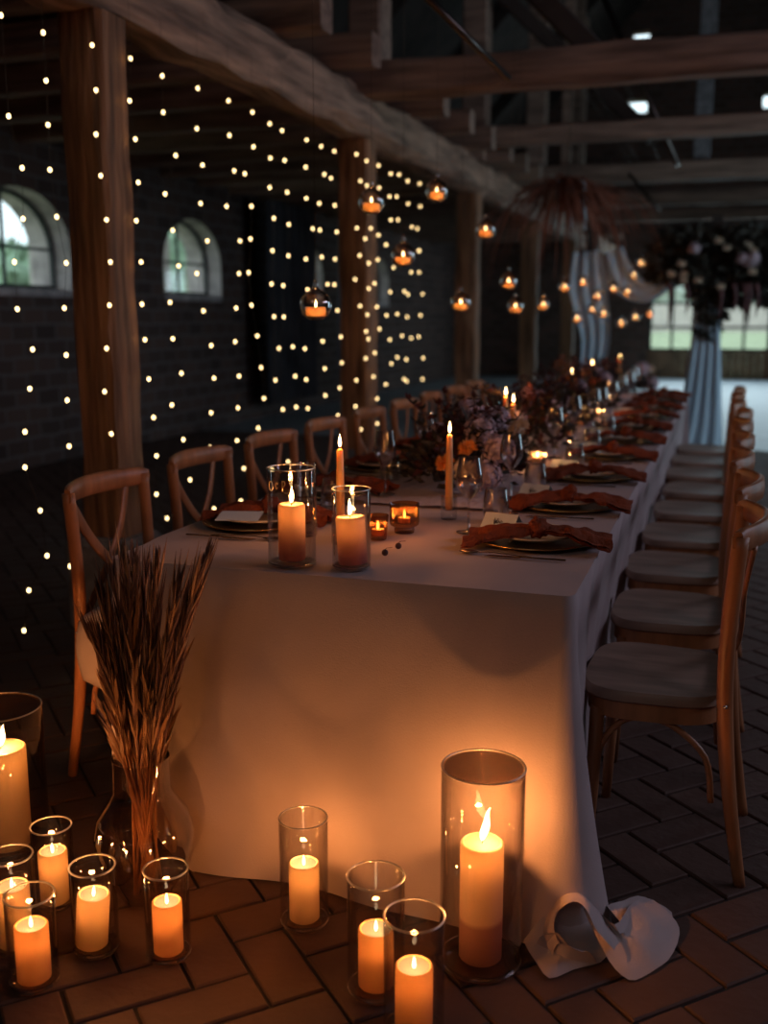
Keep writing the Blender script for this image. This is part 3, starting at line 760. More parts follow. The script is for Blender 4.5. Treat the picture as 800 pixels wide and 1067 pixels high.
# ------------------------------------------------------------------ chairs
def make_chair():
    r = empty('cross_back_chair', (0, 0, 0), '', 'chair', 'cross-back chairs along the table')
    # faces +x, back plane at x=0
    sb = MB(); n = 40; D = .40
    def outline(k, sc=1, dx=0):
        a = 2*pi*k/n; c, s = cos(a), sin(a); e = .55
        x = abs(c)**e*(1 if c > 0 else -1); y = abs(s)**e*(1 if s > 0 else -1)
        wd = .205+.012*x
        return (.17+x*.18*sc, y*wd*sc)
    vs = []; fs = []
    for (sc, z) in ((.96, .430), (1, .436), (1, .452), (.97, .460), (.6, .457), (.25, .454)):
        for k in range(n): x, y = outline(k, sc); vs.append((x, y, z))
    for m in range(5):
        for k in range(n): j = (k+1) % n; fs.append((m*n+k, m*n+j, (m+1)*n+j, (m+1)*n+k))
    fs.append(tuple(reversed(range(n)))); fs.append(tuple(5*n+k for k in range(n)))
    sb.add(vs, fs).build('seat', 'seat', r, angle=50)
    ap = MB(); vs = []; fs = []
    for (sc, z) in ((.86, .385), (.93, .385), (.93, .431), (.86, .431)):
        for k in range(n): x, y = outline(k, sc); vs.append((x, y, z))
    for m in range(4):
        m2 = (m+1) % 4
        for k in range(n): j = (k+1) % n; fs.append((m*n+k, m*n+j, m2*n+j, m2*n+k))
    ap.add(vs, fs).build('seat_frame', 'chair', r, angle=50)
    for s in (-1, 1):
        p = catmull([(-.058, s*.195, 0), (-.022, s*.193, .22), (.0, s*.196, .43), (.004, s*.20, .62), (-.010, s*.205, .86)], 5)
        lg = MB().tube(p, [.014+.005*min(1, i/8) for i in range(len(p))], 10, flat=.85, up=(0, 1, 0)).build('rear_leg', 'chair', r)
        MB().ball((0, 0, 0), .005, 8, 6).build('screw', 'screw', lg, loc=(.0, s*.2155, .455))
        p = [(.300, s*.165, .40), (.305, s*.172, .2), (.312, s*.178, 0)]
        MB().tube(p, [.019, .017, .013], 10).build('leg', 'chair', r)
        # curved brace under the seat side
        p = catmull([(.02, s*.185, .20), (.04, s*.18, .31), (.12, s*.17, .375), (.19, s*.168, .385), (.24, s*.17, .37), (.288, s*.168, .30), (.30, s*.17, .20)], 5)
        MB().tube(p, .008, 8).build('brace', 'chair', r)
    p = catmull([(.305, -.165, .22), (.302, -.13, .34), (.300, 0, .38), (.302, .13, .34), (.305, .165, .22)], 5)
    MB().tube(p, .008, 8).build('brace', 'chair', r)
    # top rail: wide bent board, bowed backwards
    vs = []; fs = []; m = 24
    for i in range(m+1):
        u = i/m*2-1; y = u*.218; x = -.066+.062*u*u; hh = .032*(1-.12*u*u)
        if abs(u) > .93: hh *= .75
        zc = .852
        for (dx, dz) in ((-.010, -.8), (-.012, 0), (-.009, .85), (0, 1), (.009, .85), (.012, 0), (.010, -.8), (0, -1)):
            vs.append((x+dx, y, zc+dz*hh))
    for i in range(m):
        for k in range(8): j = (k+1) % 8; fs.append((i*8+k, i*8+j, (i+1)*8+j, (i+1)*8+k))
    fs.append(tuple(reversed(range(8)))); fs.append(tuple(m*8+k for k in range(8)))
    MB().add(vs, fs).build('top_rail', 'chair', r, angle=60)
    for s in (-1, 1):
        p = catmull([(.004, -s*.185, .475), (-.006-.01*s, -s*.11, .515), (-.012-.012*s, -s*.005, .60), (-.026, s*.085, .71), (-.042, s*.155, .83)], 5)
        MB().tube(p, .018, 8, flat=.35, up=(1, 0, 0)).build('cross_slat', 'chair', r)
    MB().tube([(.008, -.19, .475), (.0, 0, .478), (.008, .19, .475)], .012, 8).build('rail', 'chair', r)
    return r
proto = make_chair()
NCH = 9
rlab = ['nearest chair on the right side of the table, seen from its side', 'second chair on the right side, just behind the nearest one']
first = True
for k in range(NCH):
    y = 2.63 if k == 0 else 3.24+.6*(k-1)
    for side in ('right', 'left'):
        if first: c = proto; first = False
        else: c = copy_tree(proto)
        jx = random.uniform(-.015, .015); jr = random.uniform(-.04, .04)
        if side == 'right':
            c.location = (.045+jx*(k > 0), y+.01, 0); c.rotation_euler = (0, 0, pi+jr)
            c['label'] = 'cross-back chair on the right side of the table, ' + ('nearest the camera' if k == 0 else '%s from the near end' % ORD[k])
        else:
            c.location = (-1.745+jx*.6, 2.665+.605*k, 0); c.rotation_euler = (0, 0, jr if k else .02)
            c['label'] = 'cross-back chair on the left side of the table, ' + ('nearest, with cloth spread over its seat' if k == 0 else '%s from the near end' % ORD[k])
# ------------------------------------------------------------------ candles
FLAME = [(0.0005, 0), (.0035, .004), (.0052, .011), (.0045, .020), (.0025, .030), (.0003, .040)]
def flame_mb(sc=1, lean=0, wav=0):
    b = MB(); m = len(FLAME); P = []
    n = 10; vs = []; fs = []
    prof = FLAME
    K = 14
    for k in range(K+1):
        t = k/K; z = t*.040*sc
        # interpolate radius
        zz = t*.040
        for a in range(m-1):
            if prof[a][1] <= zz <= prof[a+1][1]+1e-9:
                f = (zz-prof[a][1])/(prof[a+1][1]-prof[a][1]); rr = prof[a][0]*(1-f)+prof[a+1][0]*f; break
        dx = lean*t*t*sc+wav*sin(t*5)*t*sc
        for i in range(n):
            q = 2*pi*i/n; vs.append((dx+rr*min(sc, 1.6)*cos(q), rr*min(sc, 1.6)*sin(q), z))
    for k in range(K):
        for i in range(n): j = (i+1) % n; fs.append((k*n+i, k*n+j, (k+1)*n+j, (k+1)*n+i))
    b.add(vs, fs); return b
def cyl_glass(R, H, t=.0028, base=.008, n=48):
    return MB().lathe([(0, 0), (R-.003, 0), (R, .003), (R, H-.0015), (R-.001, H), (R-t+.001, H), (R-t, H-.0015), (R-t, base+.004), (R-t-.006, base), (0, base)], n)
def pillar(R, H, led, m, power, body_light, fs=1.0, lean=0, wav=0, lab='', cat='candle', grp=None, loc=(0, 0, 0), tilt=0, rz=0):
    o = empty('pillar_candle', loc, lab, cat, grp, rz)
    if tilt: o.rotation_euler = (0, tilt, rz)
    if led: prof = [(R-.002, 0), (R, .002), (R, H-.003), (R-.003, H), (R-.006, H-.002)]
    else: prof = [(R-.002, 0), (R, .002), (R, H-.004), (R-.004, H), (R-.008, H-.001)]
    dip = .010 if led else .004
    MB().lathe(prof, 40).v
    mb = MB(); mb.lathe(prof, 40); mb.f = mb.f[:-1]      # open on top
    body = mb.build('wax_body', m, o, angle=60)
    tm = MB().lathe([(0, H-dip), (R*.5, H-dip*.9), (R-.005, H-.003)], 40); tm.f = tm.f[:-1]
    top = tm.build('wax_top', 'wax_top' if led else ('pool_top' if R > .04 else m), o)
    zf = H-dip
    if not led: MB().tube([(0, 0, zf-.002), (.001, 0, zf+.007), (.002, 0, zf+.012)], .0012, 6).build('wick', 'wick', o)
    z0 = zf+(.003 if led else .006)
    fl = flame_mb(fs*(.62 if led else 1), lean, wav).build('flame', 'led' if led else 'flame', o, loc=(0, 0, z0))
    lamp(o, (lean*.4*fs, 0, z0+(.030 if led else .018*fs)), power)
    lamp(o, (0, 0, H-min(.03, H*.3)), body_light, (1, .42, .12), .004)  # inner light: real in LED candles, added in wax ones to make them glow
    return o
FH = 'glass candle cylinders on the floor'; FC = 'small candles on the floor'
# name, centre x,y, R glass, H glass, candle R, candle H, led, wax, power, body power, fscale, tilt
G = lambda a, b: (a, b)
floor = [
 ('rightmost', (-.43, 1.96), .0868, .439, .0455, .262, False, 'wax_mauve_big', 3.2, .22, 1.9, .3, 'tall wide glass cylinder at the right, before the cloth corner', 'thick tall pillar candle with leaning flame inside the big right glass cylinder'),
 ('A', (-.84, 1.975), .0545, .253, .034, .135, True, 'wax_cream', 1.1, .10, 1, 0, 'slim glass cylinder standing alone before the middle of the cloth', 'pale yellow candle in the glass cylinder before the middle of the cloth'),
 ('B', (-.61, 1.80), .058, .25, .036, .125, True, 'wax_orange', .8, .10, 1, 0, 'glass cylinder left of and behind the front centre one', 'orange candle between the lone pale one and the front centre one'),
 ('C', (-.50, 1.70), .058, .243, .036, .130, True, 'wax_orange', .8, .10, 1, 0, 'glass cylinder at the bottom centre, cut by the photo edge', 'orange candle at the bottom centre, cut by the photo edge'),
 ('D', (-1.23, 1.74), .049, .194, .0345, .120, True, 'wax_cream', .8, .10, 1, 0, 'glass cylinder with a tilted candle, in front of the reed jug', 'slightly tilted cream candle in front of the reed jug'),
 ('E', (-1.07, 1.77), .0475, .199, .0315, .115, True, 'wax_orange', .8, .11, 1, 0, 'glass cylinder right of the reed jug, against the cloth', 'orange candle in the glass right of the reed jug'),
 ('F', (-1.285, 1.60), .050, .196, .034, .120, True, 'wax_orange', .8, .11, 1, 0, 'glass cylinder at the bottom left, nearest of the left cluster', 'orange candle nearest the camera at the bottom left'),
 ('G', (-1.42, 1.86), .0465, .196, .033, .125, True, 'wax_cream', .8, .10, 1, 0, 'glass cylinder between the big left one and the reed jug', 'cream candle standing between the big left glass and the reed jug'),
 ('H', (-1.40, 1.69), .048, .215, .036, .135, True, 'wax_cream', .8, .10, 1, 0, 'glass cylinder cut by the left photo edge, in front of the big one', 'cream candle cut by the left photo edge'),
 ('I', (-1.70, 2.05), .105, .379, .060, .262, False, 'wax_cream', 3.4, .2, 1.5, .35, 'tall wide glass cylinder at the left edge, behind the small ones', 'thick tall cream pillar candle inside the big left glass cylinder')]
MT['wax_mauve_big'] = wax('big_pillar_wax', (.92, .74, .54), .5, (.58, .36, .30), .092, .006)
for (nm, (x, y), R, H, cr, ch, led, m, pw, bp, fs, ln, gl, cl) in floor:
    v = empty('glass_cylinder', (x, y, 0.003), gl, 'candle holder', FH)
    cyl_glass(R, H).build('glass_body', 'glass', v, angle=50)
    MB().lathe([(R-.001+.0021*cos(q*pi/4), H+.0018*sin(q*pi/4)) for q in range(8)], 48, closed=True).build('rim', 'rimglass', v)
    MB().lathe([(R-.004, .001), (R+.0004, .002), (R+.0004, .007), (R-.004, .0085)], 48, closed=True).build('base_ring', 'baseglass', v, angle=50)
    if not led:
        MB().lathe([(0, H-.004), (R-.006, H-.004), (R-.006, H-.001), (0, H-.001)], 48).build('soot_lid', 'lid', v, angle=30)
    ox = -.012 if nm == 'D' else 0
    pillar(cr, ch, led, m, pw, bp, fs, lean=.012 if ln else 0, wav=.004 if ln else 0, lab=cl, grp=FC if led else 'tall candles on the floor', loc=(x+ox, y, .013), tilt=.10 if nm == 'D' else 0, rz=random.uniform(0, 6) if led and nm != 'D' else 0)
# two pillars on the table
for (x, y, R, H, cr, ch, gl, cl, tl) in [(-.968, 2.235, .0575, .234, .0325, .135, 'tall glass cylinder with a gold mark, left of the two at the table front', 'pillar candle fading to brown in the left glass at the table front', 0),
                                  (-.82, 2.245, .0455, .190, .0345, .112, 'shorter glass cylinder, right of the two at the table front', 'leaning pillar candle in the right glass at the table front', -.07)]:
    v = empty('glass_cylinder', (x, y, TZ+.006), gl, 'candle holder', 'glass cylinders at the table front')
    cyl_glass(R, H).build('glass_body', 'glass', v, angle=50)
    MB().lathe([(R-.001+.0019*cos(q*pi/4), H+.0016*sin(q*pi/4)) for q in range(8)], 48, closed=True).build('rim', 'rimglass', v)
    MB().lathe([(R-.004, .001), (R+.0004, .002), (R+.0004, .007), (R-.004, .0085)], 48, closed=True).build('base_ring', 'baseglass', v, angle=50)
    if tl == 0:
        b = MB(); fx = Vector((x, y, 0)).normalized()
        # little gold handwritten-like mark near the rim, wrapped round the glass
        a0 = math.atan2(-y, -x)
        def on(a, z, e=.0006): return ((R+e)*cos(a0+a), (R+e)*sin(a0+a), z)
        b.tube([on(-.95+.06*cos(q/10*2*pi)*2.2, .196+.011*sin(q/10*2*pi)) for q in range(11)], .0011, 4)
        b.tube([on(-.62+.05*cos(q/8*2*pi+.4), .198+.008*sin(q/8*2*pi+.4)) for q in range(8)], .0011, 4)
        b.tube([on(-.36, .186), on(-.36, .210), on(-.28, .210), on(-.24, .203), on(-.30, .197), on(-.36, .197)], .0011, 4)
        b.build('gold_mark', 'sticker', v)
    pillar(cr, ch, False, 'wax_table', .75, .035, 1.0, lean=.004, lab=cl, grp='pillar candles on the table', loc=(x+(.006 if tl else 0), y, TZ+.018), tilt=tl) if False else None
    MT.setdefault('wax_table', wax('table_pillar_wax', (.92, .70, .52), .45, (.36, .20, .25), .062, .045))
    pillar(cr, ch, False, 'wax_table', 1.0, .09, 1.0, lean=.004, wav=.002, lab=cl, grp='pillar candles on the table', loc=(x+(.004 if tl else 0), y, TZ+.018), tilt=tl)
# empty glasses behind
v = tag(cyl_glass(.028, .20).build('glass_tube', 'glass', loc=(-1.06, 2.55, TZ+.006)), 'narrow empty glass tube behind the tall front cylinder on the table', 'glass')
# tapers
def make_taper(H, lab, loc, power, holder=True, fs=.85):
    o = empty('taper_candle', (loc[0], loc[1], loc[2]), lab, 'candle', 'taper candles along the table')
    MB().tube([(0, 0, 0), (0, 0, .02), (0, 0, H*.6), (0, 0, H-.004), (0, 0, H)], [.010, .0115, .0105, .0085, .003], 16).build('wax_body', 'taper', o)
    MB().tube([(0, 0, H-.002), (.001, 0, H+.010)], .0010, 6).build('wick', 'wick', o)
    flame_mb(fs).build('flame', 'flame', o, loc=(0, 0, H+.004))
    lamp(o, (0, 0, H+.02), power)
    return o
def holder(loc, lab, R=.024, H=.068):
    return tag(MB().lathe([(0, 0), (R-.002, 0), (R, .002), (R, H), (R-.004, H), (R-.005, .03), (.013, .026), (0, .026)], 32).build('taper_holder', 'glass', loc=loc, angle=50), lab, 'candle holder', 'small glass taper holders')
TZC = TZ+.006
tp = []
p = atz(355, 572, TZ); tp.append((-.94, 2.49, .250, 'taper candle in front of the left row, behind the two front glass cylinders', .6))
tp.append((-.755, 2.90, .250, 'tall taper candle before the orange flowers, left of the nearest wine glass', .6))
for (px, py, x, lab) in [(527, 405, -.87, 'taller of the two tapers rising out of the nearest flowers'), (535, 412, -.80, 'shorter of the two tapers rising out of the nearest flowers'),
                      (596, 385, -.88, 'left taper of the middle pair in the flowers'), (601, 392, -.82, 'right, lower taper of the middle pair in the flowers'),
                      (617, 376, -.85, 'lone taper behind the middle pair'), (646, 370, -.78, 'farthest taper candle, near the end of the table')]:
    q = atx(px, py, x); tp.append((q.x, q.y, q.z-TZC-.03, lab, .75))
for k, (x, y, H, lab, pw) in enumerate(tp):
    H = H if k > 1 else H
    holder((x, y, TZC), 'taper holder under the ' + lab.split(',')[0])
    make_taper(H-.028, lab, (x, y, TZC+.0275), pw)
# amber ribbed tealight cups
def cup(R, H, loc, lab, foot=False, power=.25, m='amber'):
    v = empty('ribbed_cup', loc, lab, 'candle holder', 'ribbed amber tealight cups')
    nr = 28
    def mod(a, z): return 1+.03*cos(a*nr)
    if foot: pr = [(0, 0), (R*.66, 0), (R*.68, .010), (R*.62, .014), (R*.95, .022), (R, .03), (R*.98, H*.75), (R, H), (R-.003, H), (R*.92, H*.7), (R*.92, .034), (R*.6, .026), (0, .026)]
    else: pr = [(0, 0), (R*.74, 0), (R*.80, .004), (R, H), (R-.003, H), (R*.74, .012), (0, .012)]
    MB().lathe(pr, nr*6, mod=mod).build('cup', m, v, angle=60)
    z = .027 if foot else .013
    t = empty('tealight', (loc[0], loc[1], loc[2]+z), 'lit tealight inside the ' + lab, 'candle', 'tealights in the amber cups')
    MB().lathe([(0, 0), (.0165, 0), (.0175, .001), (.0175, .015), (.016, .015), (.016, .012), (0, .012)], 24).build('cup', 'wax_cream', t, angle=40)
    flame_mb(.6).build('flame', 'flame', t, loc=(0, 0, .014))
    lamp(t, (0, 0, .026), power, (1, .55, .22))
    return v
cup(.0285, .067, (-.862, 2.565, TZC), 'smaller ribbed amber cup, left of the pair by the front cylinders')
cup(.040, .082, (-.822, 2.675, TZC), 'footed ribbed amber cup, right of the pair by the front cylinders', True)
q = [(575, 482), (565, 492), (604, 452), (612, 448), (628, 440), (600, 462), (640, 430), (655, 424), (505, 478)]
names = ['beside the nearest place cards in the flowers', 'just behind the first flower bunch', 'glowing in the middle of the table', 'right of the middle glow', 'past the middle of the table',
         'before the middle glow', 'near the far tapers', 'near the table end', 'inside the nearest flowers', 'left of the nearest flowers', 'between first and second flower bunches', 'at the foot of the blue-lit wine glass', 'last one at the table end']
for k, (px, py) in enumerate(q):
    w = atz(px, py+8, TZ+.01)
    w.y = min(w.y, 8.0)
    cup(.036, .075, ([-.68, -.74, -.70, -1.0, -.72, -.98, -.69, -.95][k % 8], w.y, TZ+.03), 'small amber tealight cup ' + names[k], False, .42, 'smoke')
# ------------------------------------------------------------------ glasses
def wine_prof(s=1.0):
    return [(0, 0), (.034, 0), (.034, .0012), (.012, .004), (.0038, .010), (.0032, .085), (.006, .092), (.024, .112), (.037, .136), (.0355, .165), (.028, .208),
            (.0268, .208), (.0343, .165), (.0357, .137), (.023, .114), (.004, .095), (0, .0945)]
def make_wine():
    o = MB().lathe(wine_prof(), 32).build('wine_glass', 'wglass', angle=60); return o
WG = [(-.654, 2.73, 'nearest wine glass, between the two orange blooms and the tumbler'), (-.636, 3.22, 'blue-glinting wine glass before the nearest flowers on the right'),
      (-1.04, 3.168, 'wine glass at the first settings on the left side of the table'), (-1.10, 3.85, 'second wine glass on the left side, beside the flowers'),
      (-.66, 4.23, 'wine glass on the right side at the third setting'), (-.67, 4.85, 'wine glass on the right side at the fourth setting'),
      (-.64, 5.35, 'wine glass on the right side at the fifth setting'), (-1.08, 4.4, 'third wine glass on the left side, beside the flowers'), (-.62, 5.5, 'wine glass on the right side at the sixth setting'),
      (-.62, 6.05, 'wine glass on the right side at the seventh setting'), (-.62, 6.6, 'wine glass on the right side at the eighth setting'), (-.62, 7.15, 'wine glass on the right side at the ninth setting'),
      (-.64, 7.75, 'farthest wine glass at the end of the table'), (-1.08, 5.0, 'fourth wine glass on the left side')]
wp = None
for (x, y, lab) in WG:
    if wp is None: wp = make_wine(); o = wp
    else: o = wp.copy(); COL.objects.link(o)
    o.location = (x, y, TZC+(.015 if -1.12 < x < -.6 and y > 3.05 else 0)); tag(o, lab, 'wine glass', 'wine glasses on the table')
tpz = None
for (x, y, lab) in [(-.615, 2.90, 'stemless tumbler behind the nearest place card'), (-.60, 3.46, 'stemless tumbler behind the second place card'), (-.55, 4.05, 'stemless tumbler at the third right setting'),
                    (-.55, 4.6, 'stemless tumbler at the fourth right setting'), (-1.13, 2.93, 'stemless tumbler on the left side behind the taper'), (-1.13, 3.5, 'second stemless tumbler on the left side'), (-.55, 5.2, 'stemless tumbler at the fifth right setting')]:
    if tpz is None:
        tpz = MB().lathe([(0, 0), (.026, 0), (.031, .004), (.0385, .03), (.037, .06), (.031, .098), (.0298, .098), (.0355, .06), (.037, .031), (.029, .008), (0, .008)], 32).build('tumbler', 'wglass', angle=60); o = tpz
    else: o = tpz.copy(); COL.objects.link(o)
    o.location = (x, y, TZC); tag(o, lab, 'glass', 'stemless tumblers')
# ------------------------------------------------------------------ place settings
def make_charger():
    r = empty('charger_plate', (0, 0, 0), '', 'plate', 'gold-rimmed chargers')
    MB().lathe([(0, 0), (.095, 0), (.155, .010), (.153, .013), (.095, .004), (0, .004)], 56).build('plate_body', 'charger', r, angle=50)
    MB().lathe([(.1545+.0028*cos(q*pi/4), .0125+.0022*sin(q*pi/4)) for q in range(8)], 56, closed=True).build('gold_rim', 'gold', r)
    return r
def make_plate():
    return MB().lathe([(0, 0), (.07, 0), (.112, .013), (.111, .017), (.07, .006), (0, .006)], 48).build('dinner_plate', 'plate', angle=50)
def make_napkin(seed):
    r = empty('napkin', (0, 0, 0), '', 'napkin', 'rust linen napkins')
    for s in (-1, 1):
        vs = []; fs = []; nu, nv = 22, 18
        for i in range(nu+1):
            u = i/nu
            wdt = .022+.075*u**.8*(1+.2*noise.noise(Vector((u*4, s, seed))))
            for j in range(nv+1):
                v = j/nv*2-1
                fold = .015*cos(v*pi*2.0+seed+s)*(.35+.65*u)
                z = .008+.020*(1-u*.45)*(1-v*v*.5)+fold*.8+.010*noise.noise(Vector((u*5, v*3, seed+s)))
                z -= max(0, u-.4)*.04; z = min(z, .055)
                vs.append((s*(.008+.175*u+.012*noise.noise(Vector((v*3, seed, s)))), v*wdt, max(z, .002 if u < .5 else -.012)))
        for i in range(nu):
            for j in range(nv): a = i*(nv+1)+j; fs.append((a, a+1, a+nv+2, a+nv+1))
        # underside closes the cloth volume
        n0 = len(vs); vs += [(x, y, z-.006) for x, y, z in vs]
        fs += [tuple(reversed([i+n0 for i in f])) for f in fs]
        MB().add(vs, fs).build('cloth_tail', 'rust', r)
    MB().ball((0, 0, .026), .029, 20, 14, (.85, 1.05, .85), .55, seed).build('knot', 'rust', r)
    return r
def make_spoon():
    b = MB(); b.ball((.0, 0, .003), .02, 14, 8, (1.35, .85, .14))
    b.tube(catmull([(.022, 0, .003), (.06, 0, .006), (.13, 0, .005), (.175, 0, .003)], 4), [.0025]*4+[.002]*5+[.0035]*4, 8, flat=.6)
    return b.build('spoon', 'cutlery')
def make_knife():
    b = MB(); b.add([(0, -.008, .001), (.09, -.008, .001), (.09, .008, .001), (.012, .006, .001), (0, -.008, .0025), (.09, -.008, .003), (.09, .008, .003), (.012, .006, .0025)], [(3, 2, 1, 0), (4, 5, 6, 7), (0, 1, 5, 4), (1, 2, 6, 5), (2, 3, 7, 6), (3, 0, 4, 7)])
    b.tube([(.088, 0, .003), (.12, 0, .003), (.20, 0, .003)], [.003, .0035, .0045], 8, flat=.6)
    return b.build('knife', 'cutlery', angle=40)
def make_fork():
    b = MB()
    for k in range(4): b.tube([(0, (k-1.5)*.005, .006), (.04, (k-1.5)*.005, .002)], .0011, 5)
    b.tube(catmull([(.038, 0, .002), (.055, 0, .003), (.12, 0, .006), (.19, 0, .003)], 4), [.009, .008, .006, .004]+[.002]*5+[.0035]*4, 8, flat=.35)
    return b.build('fork', 'cutlery')
chg, plt, nap0 = make_charger(), make_plate(), [make_napkin(1.3), make_napkin(4.7), make_napkin(8.1)]
spn, knf, frk = make_spoon(), make_knife(), make_fork()
used = set()
def inst(proto):
    if proto.name in used: return copy_tree(proto)
    used.add(proto.name); return proto
card0 = None
def placecard(x, y, rz, lab):
    global card0
    if card0 is None:
        r = empty('place_card', (0, 0, 0), '', 'card', 'folded place cards')
        W2, HH, DD = .050, .044, .044
        MB().add([(-W2, -DD, 0), (W2, -DD, 0), (W2, 0, HH), (-W2, 0, HH), (-W2, DD, 0), (W2, DD, 0), (-W2, -DD+.001, 0), (W2, -DD+.001, 0), (W2, 0, HH-.001), (-W2, 0, HH-.001), (-W2, DD-.001, 0), (W2, DD-.001, 0)],
                 [(0, 1, 2, 3), (3, 2, 5, 4), (7, 6, 9, 8), (8, 9, 10, 11)]).build('card', 'card', r, smooth=False)
        b = MB()
        nrm = Vector((0, -HH, DD)).normalized()
        def on(u, v): return Vector((u*W2, -DD+DD*v, HH*v))+nrm*.0008
        b.tube([on(-.35+.05*t+.03*sin(t*2.4), .52+.09*sin(t*1.9+1)) for t in range(12)], .0011, 4)
        b.tube([on(-.3, .72), on(-.22, .35), on(-.1, .7)], .0013, 4)
        b.build('handwriting', 'ink', r)
        card0 = r; c = r
    else: c = copy_tree(card0)
    c.location = (x, y, TZC+.001); c.rotation_euler = (0, 0, rz); c['label'] = lab
ns = 10
for side, X, s in (('right', -.462, 1), ('left', -1.255, -1)):
    for k in range(ns):
        y = ([2.665, 3.21, 3.83, 4.43, 5.04, 5.65, 6.26, 6.87, 7.48, 8.02][k])-(.01 if side == 'left' else 0)
        if y > 8.1: continue
        wh = '%s %s-hand place setting from the near end' % (ORD[k], side)
        c = inst(chg); c.location = (X, y, TZC); c['label'] = 'dark gold-rimmed charger of the ' + wh
        d = inst(plt); d.location = (X, y, TZC+.0125); tag(d, 'cream dinner plate of the ' + wh, 'plate', 'cream dinner plates')
        n = inst(nap0[k % 3]); n.location = (X+.022, y-.055 if side == 'right' else y+.045, TZC+.024); n.rotation_euler = (0, 0, random.uniform(-.12, .12)+(0 if k % 2 else pi)); n['label'] = 'knotted rust linen napkin on the ' + wh
        if k < 7:
            a = inst(spn); a.location = (X-s*.13, y-.185, TZC+.002); a.rotation_euler = (0, 0, (0 if s > 0 else pi)+random.uniform(-.05, .05)-.12*s); tag(a, 'brass spoon at the near edge of the ' + wh, 'spoon', 'brass spoons')
            a = inst(knf); a.location = (X-s*.085, y-.21+.005, TZC+.001); a.rotation_euler = (0, 0, (0 if s > 0 else pi)+random.uniform(-.03, .03)); tag(a, 'brass knife on the near side of the ' + wh, 'knife', 'brass knives')
            a = inst(frk); a.location = (X-s*.06, y+.185, TZC+.001); a.rotation_euler = (0, 0, (0 if s > 0 else pi)+random.uniform(-.05, .05)); tag(a, 'brass fork on the far side of the ' + wh, 'fork', 'brass forks')
        if side == 'right' and k < 7: placecard(-.575, y+.135, -.30+random.uniform(-.1, .1), 'pale folded place card by the ' + wh)
mn = MB().box(-.06, .06, -.05, .05, 0, .0012)
tag(mn.build('menu_card', 'card', loc=(-1.285, 2.60, TZC+.031), smooth=False), 'white menu card lying on the nearest left plate', 'card')
bpy.context.scene.objects['menu_card'].rotation_euler = (0.08, 0, .25)
# berries
for k, (px, py) in enumerate([(401, 577), (415, 570)]):
    q = atz(px, py, TZ+.012); o = empty('berry', (q.x, q.y, TZC), ['left', 'right'][k]+' dark berry lying in front of the amber cups', 'berry', 'two dark berries')
    MB().ball((0, 0, .009), .0085, 14, 10).build('fruit', 'berry', o); MB().tube([(0, 0, .016), (.004, 0, .021), (.018, .004, .022)], .0008, 5).build('stem', 'berry', o)
# ------------------------------------------------------------------ flowers on the table
def mum(r, n=90, seed=0):
    rnd = random.Random(seed); b = MB(); b.ball((0, 0, 0), r*.55, 12, 8)
    for i in range(n):
        z = rnd.uniform(-.5, 1); a = rnd.uniform(0, 2*pi); q = math.sqrt(1-z*z); d = Vector((q*cos(a), q*sin(a), z))
        b.leaf(d*r*.3, d, r*.75, r*.14, Vector((-sin(a), cos(a), .3)), .2)
    return b
def hydrangea(r, n=130, seed=0):
    rnd = random.Random(seed); b = MB(); b.ball((0, 0, 0), r*.72, 12, 8)
    for i in range(n):
        z = rnd.uniform(-.6, 1); a = rnd.uniform(0, 2*pi); q = math.sqrt(1-z*z); d = Vector((q*cos(a), q*sin(a), z)); c = d*r*rnd.uniform(.8, 1.05)
        t = d.cross(Vector((0, 0, 1))); t = t.normalized() if t.length > .01 else Vector((1, 0, 0)); w = d.cross(t)
        for m in range(4):
            q2 = m*pi/2+rnd.random(); dd = t*cos(q2)+w*sin(q2)+d*.25
            b.leaf(c, dd, r*.2, r*.09, d)
    return b
mum_me = mum(.034).build('tmp', 'orange'); hyd_me = hydrangea(.055).build('tmp', 'mauve'); crm_me = mum(.04, 70, 3).build('tmp', 'cream')
mesh_of = {'m': mum_me.data, 'h': hyd_me.data, 'c': crm_me.data}
for o in (mum_me, hyd_me, crm_me): bpy.data.objects.remove(o)
def foliage(rx, ry, h, n, seed, L=.05, W=.014, droop=.0):
    rnd = random.Random(seed); b = MB()
    for i in range(n):
        a = rnd.uniform(0, 2*pi); rr = math.sqrt(rnd.random()); z = rnd.random()**.8
        sh = math.sqrt(max(.05, 1-z*z*.7))
        p = Vector((rr*cos(a)*rx*sh, rr*sin(a)*ry*sh, .012+z*h*(1-.35*rr)))
        d = Vector((cos(a)*rr+rnd.uniform(-.6, .6), sin(a)*rr+rnd.uniform(-.6, .6), rnd.uniform(-.3, 1)-droop))
        b.leaf(p, d, L*rnd.uniform(.6, 1.5), W*rnd.uniform(.6, 1.4), (rnd.uniform(-1, 1), rnd.uniform(-1, 1), rnd.uniform(.2, 1)), rnd.uniform(-.2, .3))
    for i in range(14):
        a = rnd.uniform(0, 2*pi); p0 = Vector((rnd.uniform(-.4, .4)*rx, rnd.uniform(-.4, .4)*ry, .02)); e = Vector((cos(a)*rx*rnd.uniform(.4, 1.1), sin(a)*ry*rnd.uniform(.4, 1.1), h*rnd.uniform(.9, 1.35)))
        pts = catmull([p0, p0.lerp(e, .5)+Vector((0, 0, .03)), e], 3); b.tube(pts, .0015, 4)
        for q in pts[2:]:
            for s in range(3): b.leaf(q, (rnd.uniform(-1, 1), rnd.uniform(-1, 1), rnd.uniform(-.2, 1)), L*.7, W*.7, (0, .3, 1))
    return b
flabs = ['nearest flower arrangement with orange chrysanthemums and mauve hydrangea on the table', 'second flower arrangement, around the two tapers', 'third flower arrangement, in the middle of the table',
         'fourth flower arrangement, by the far tapers', 'farthest flower arrangement at the end of the table']
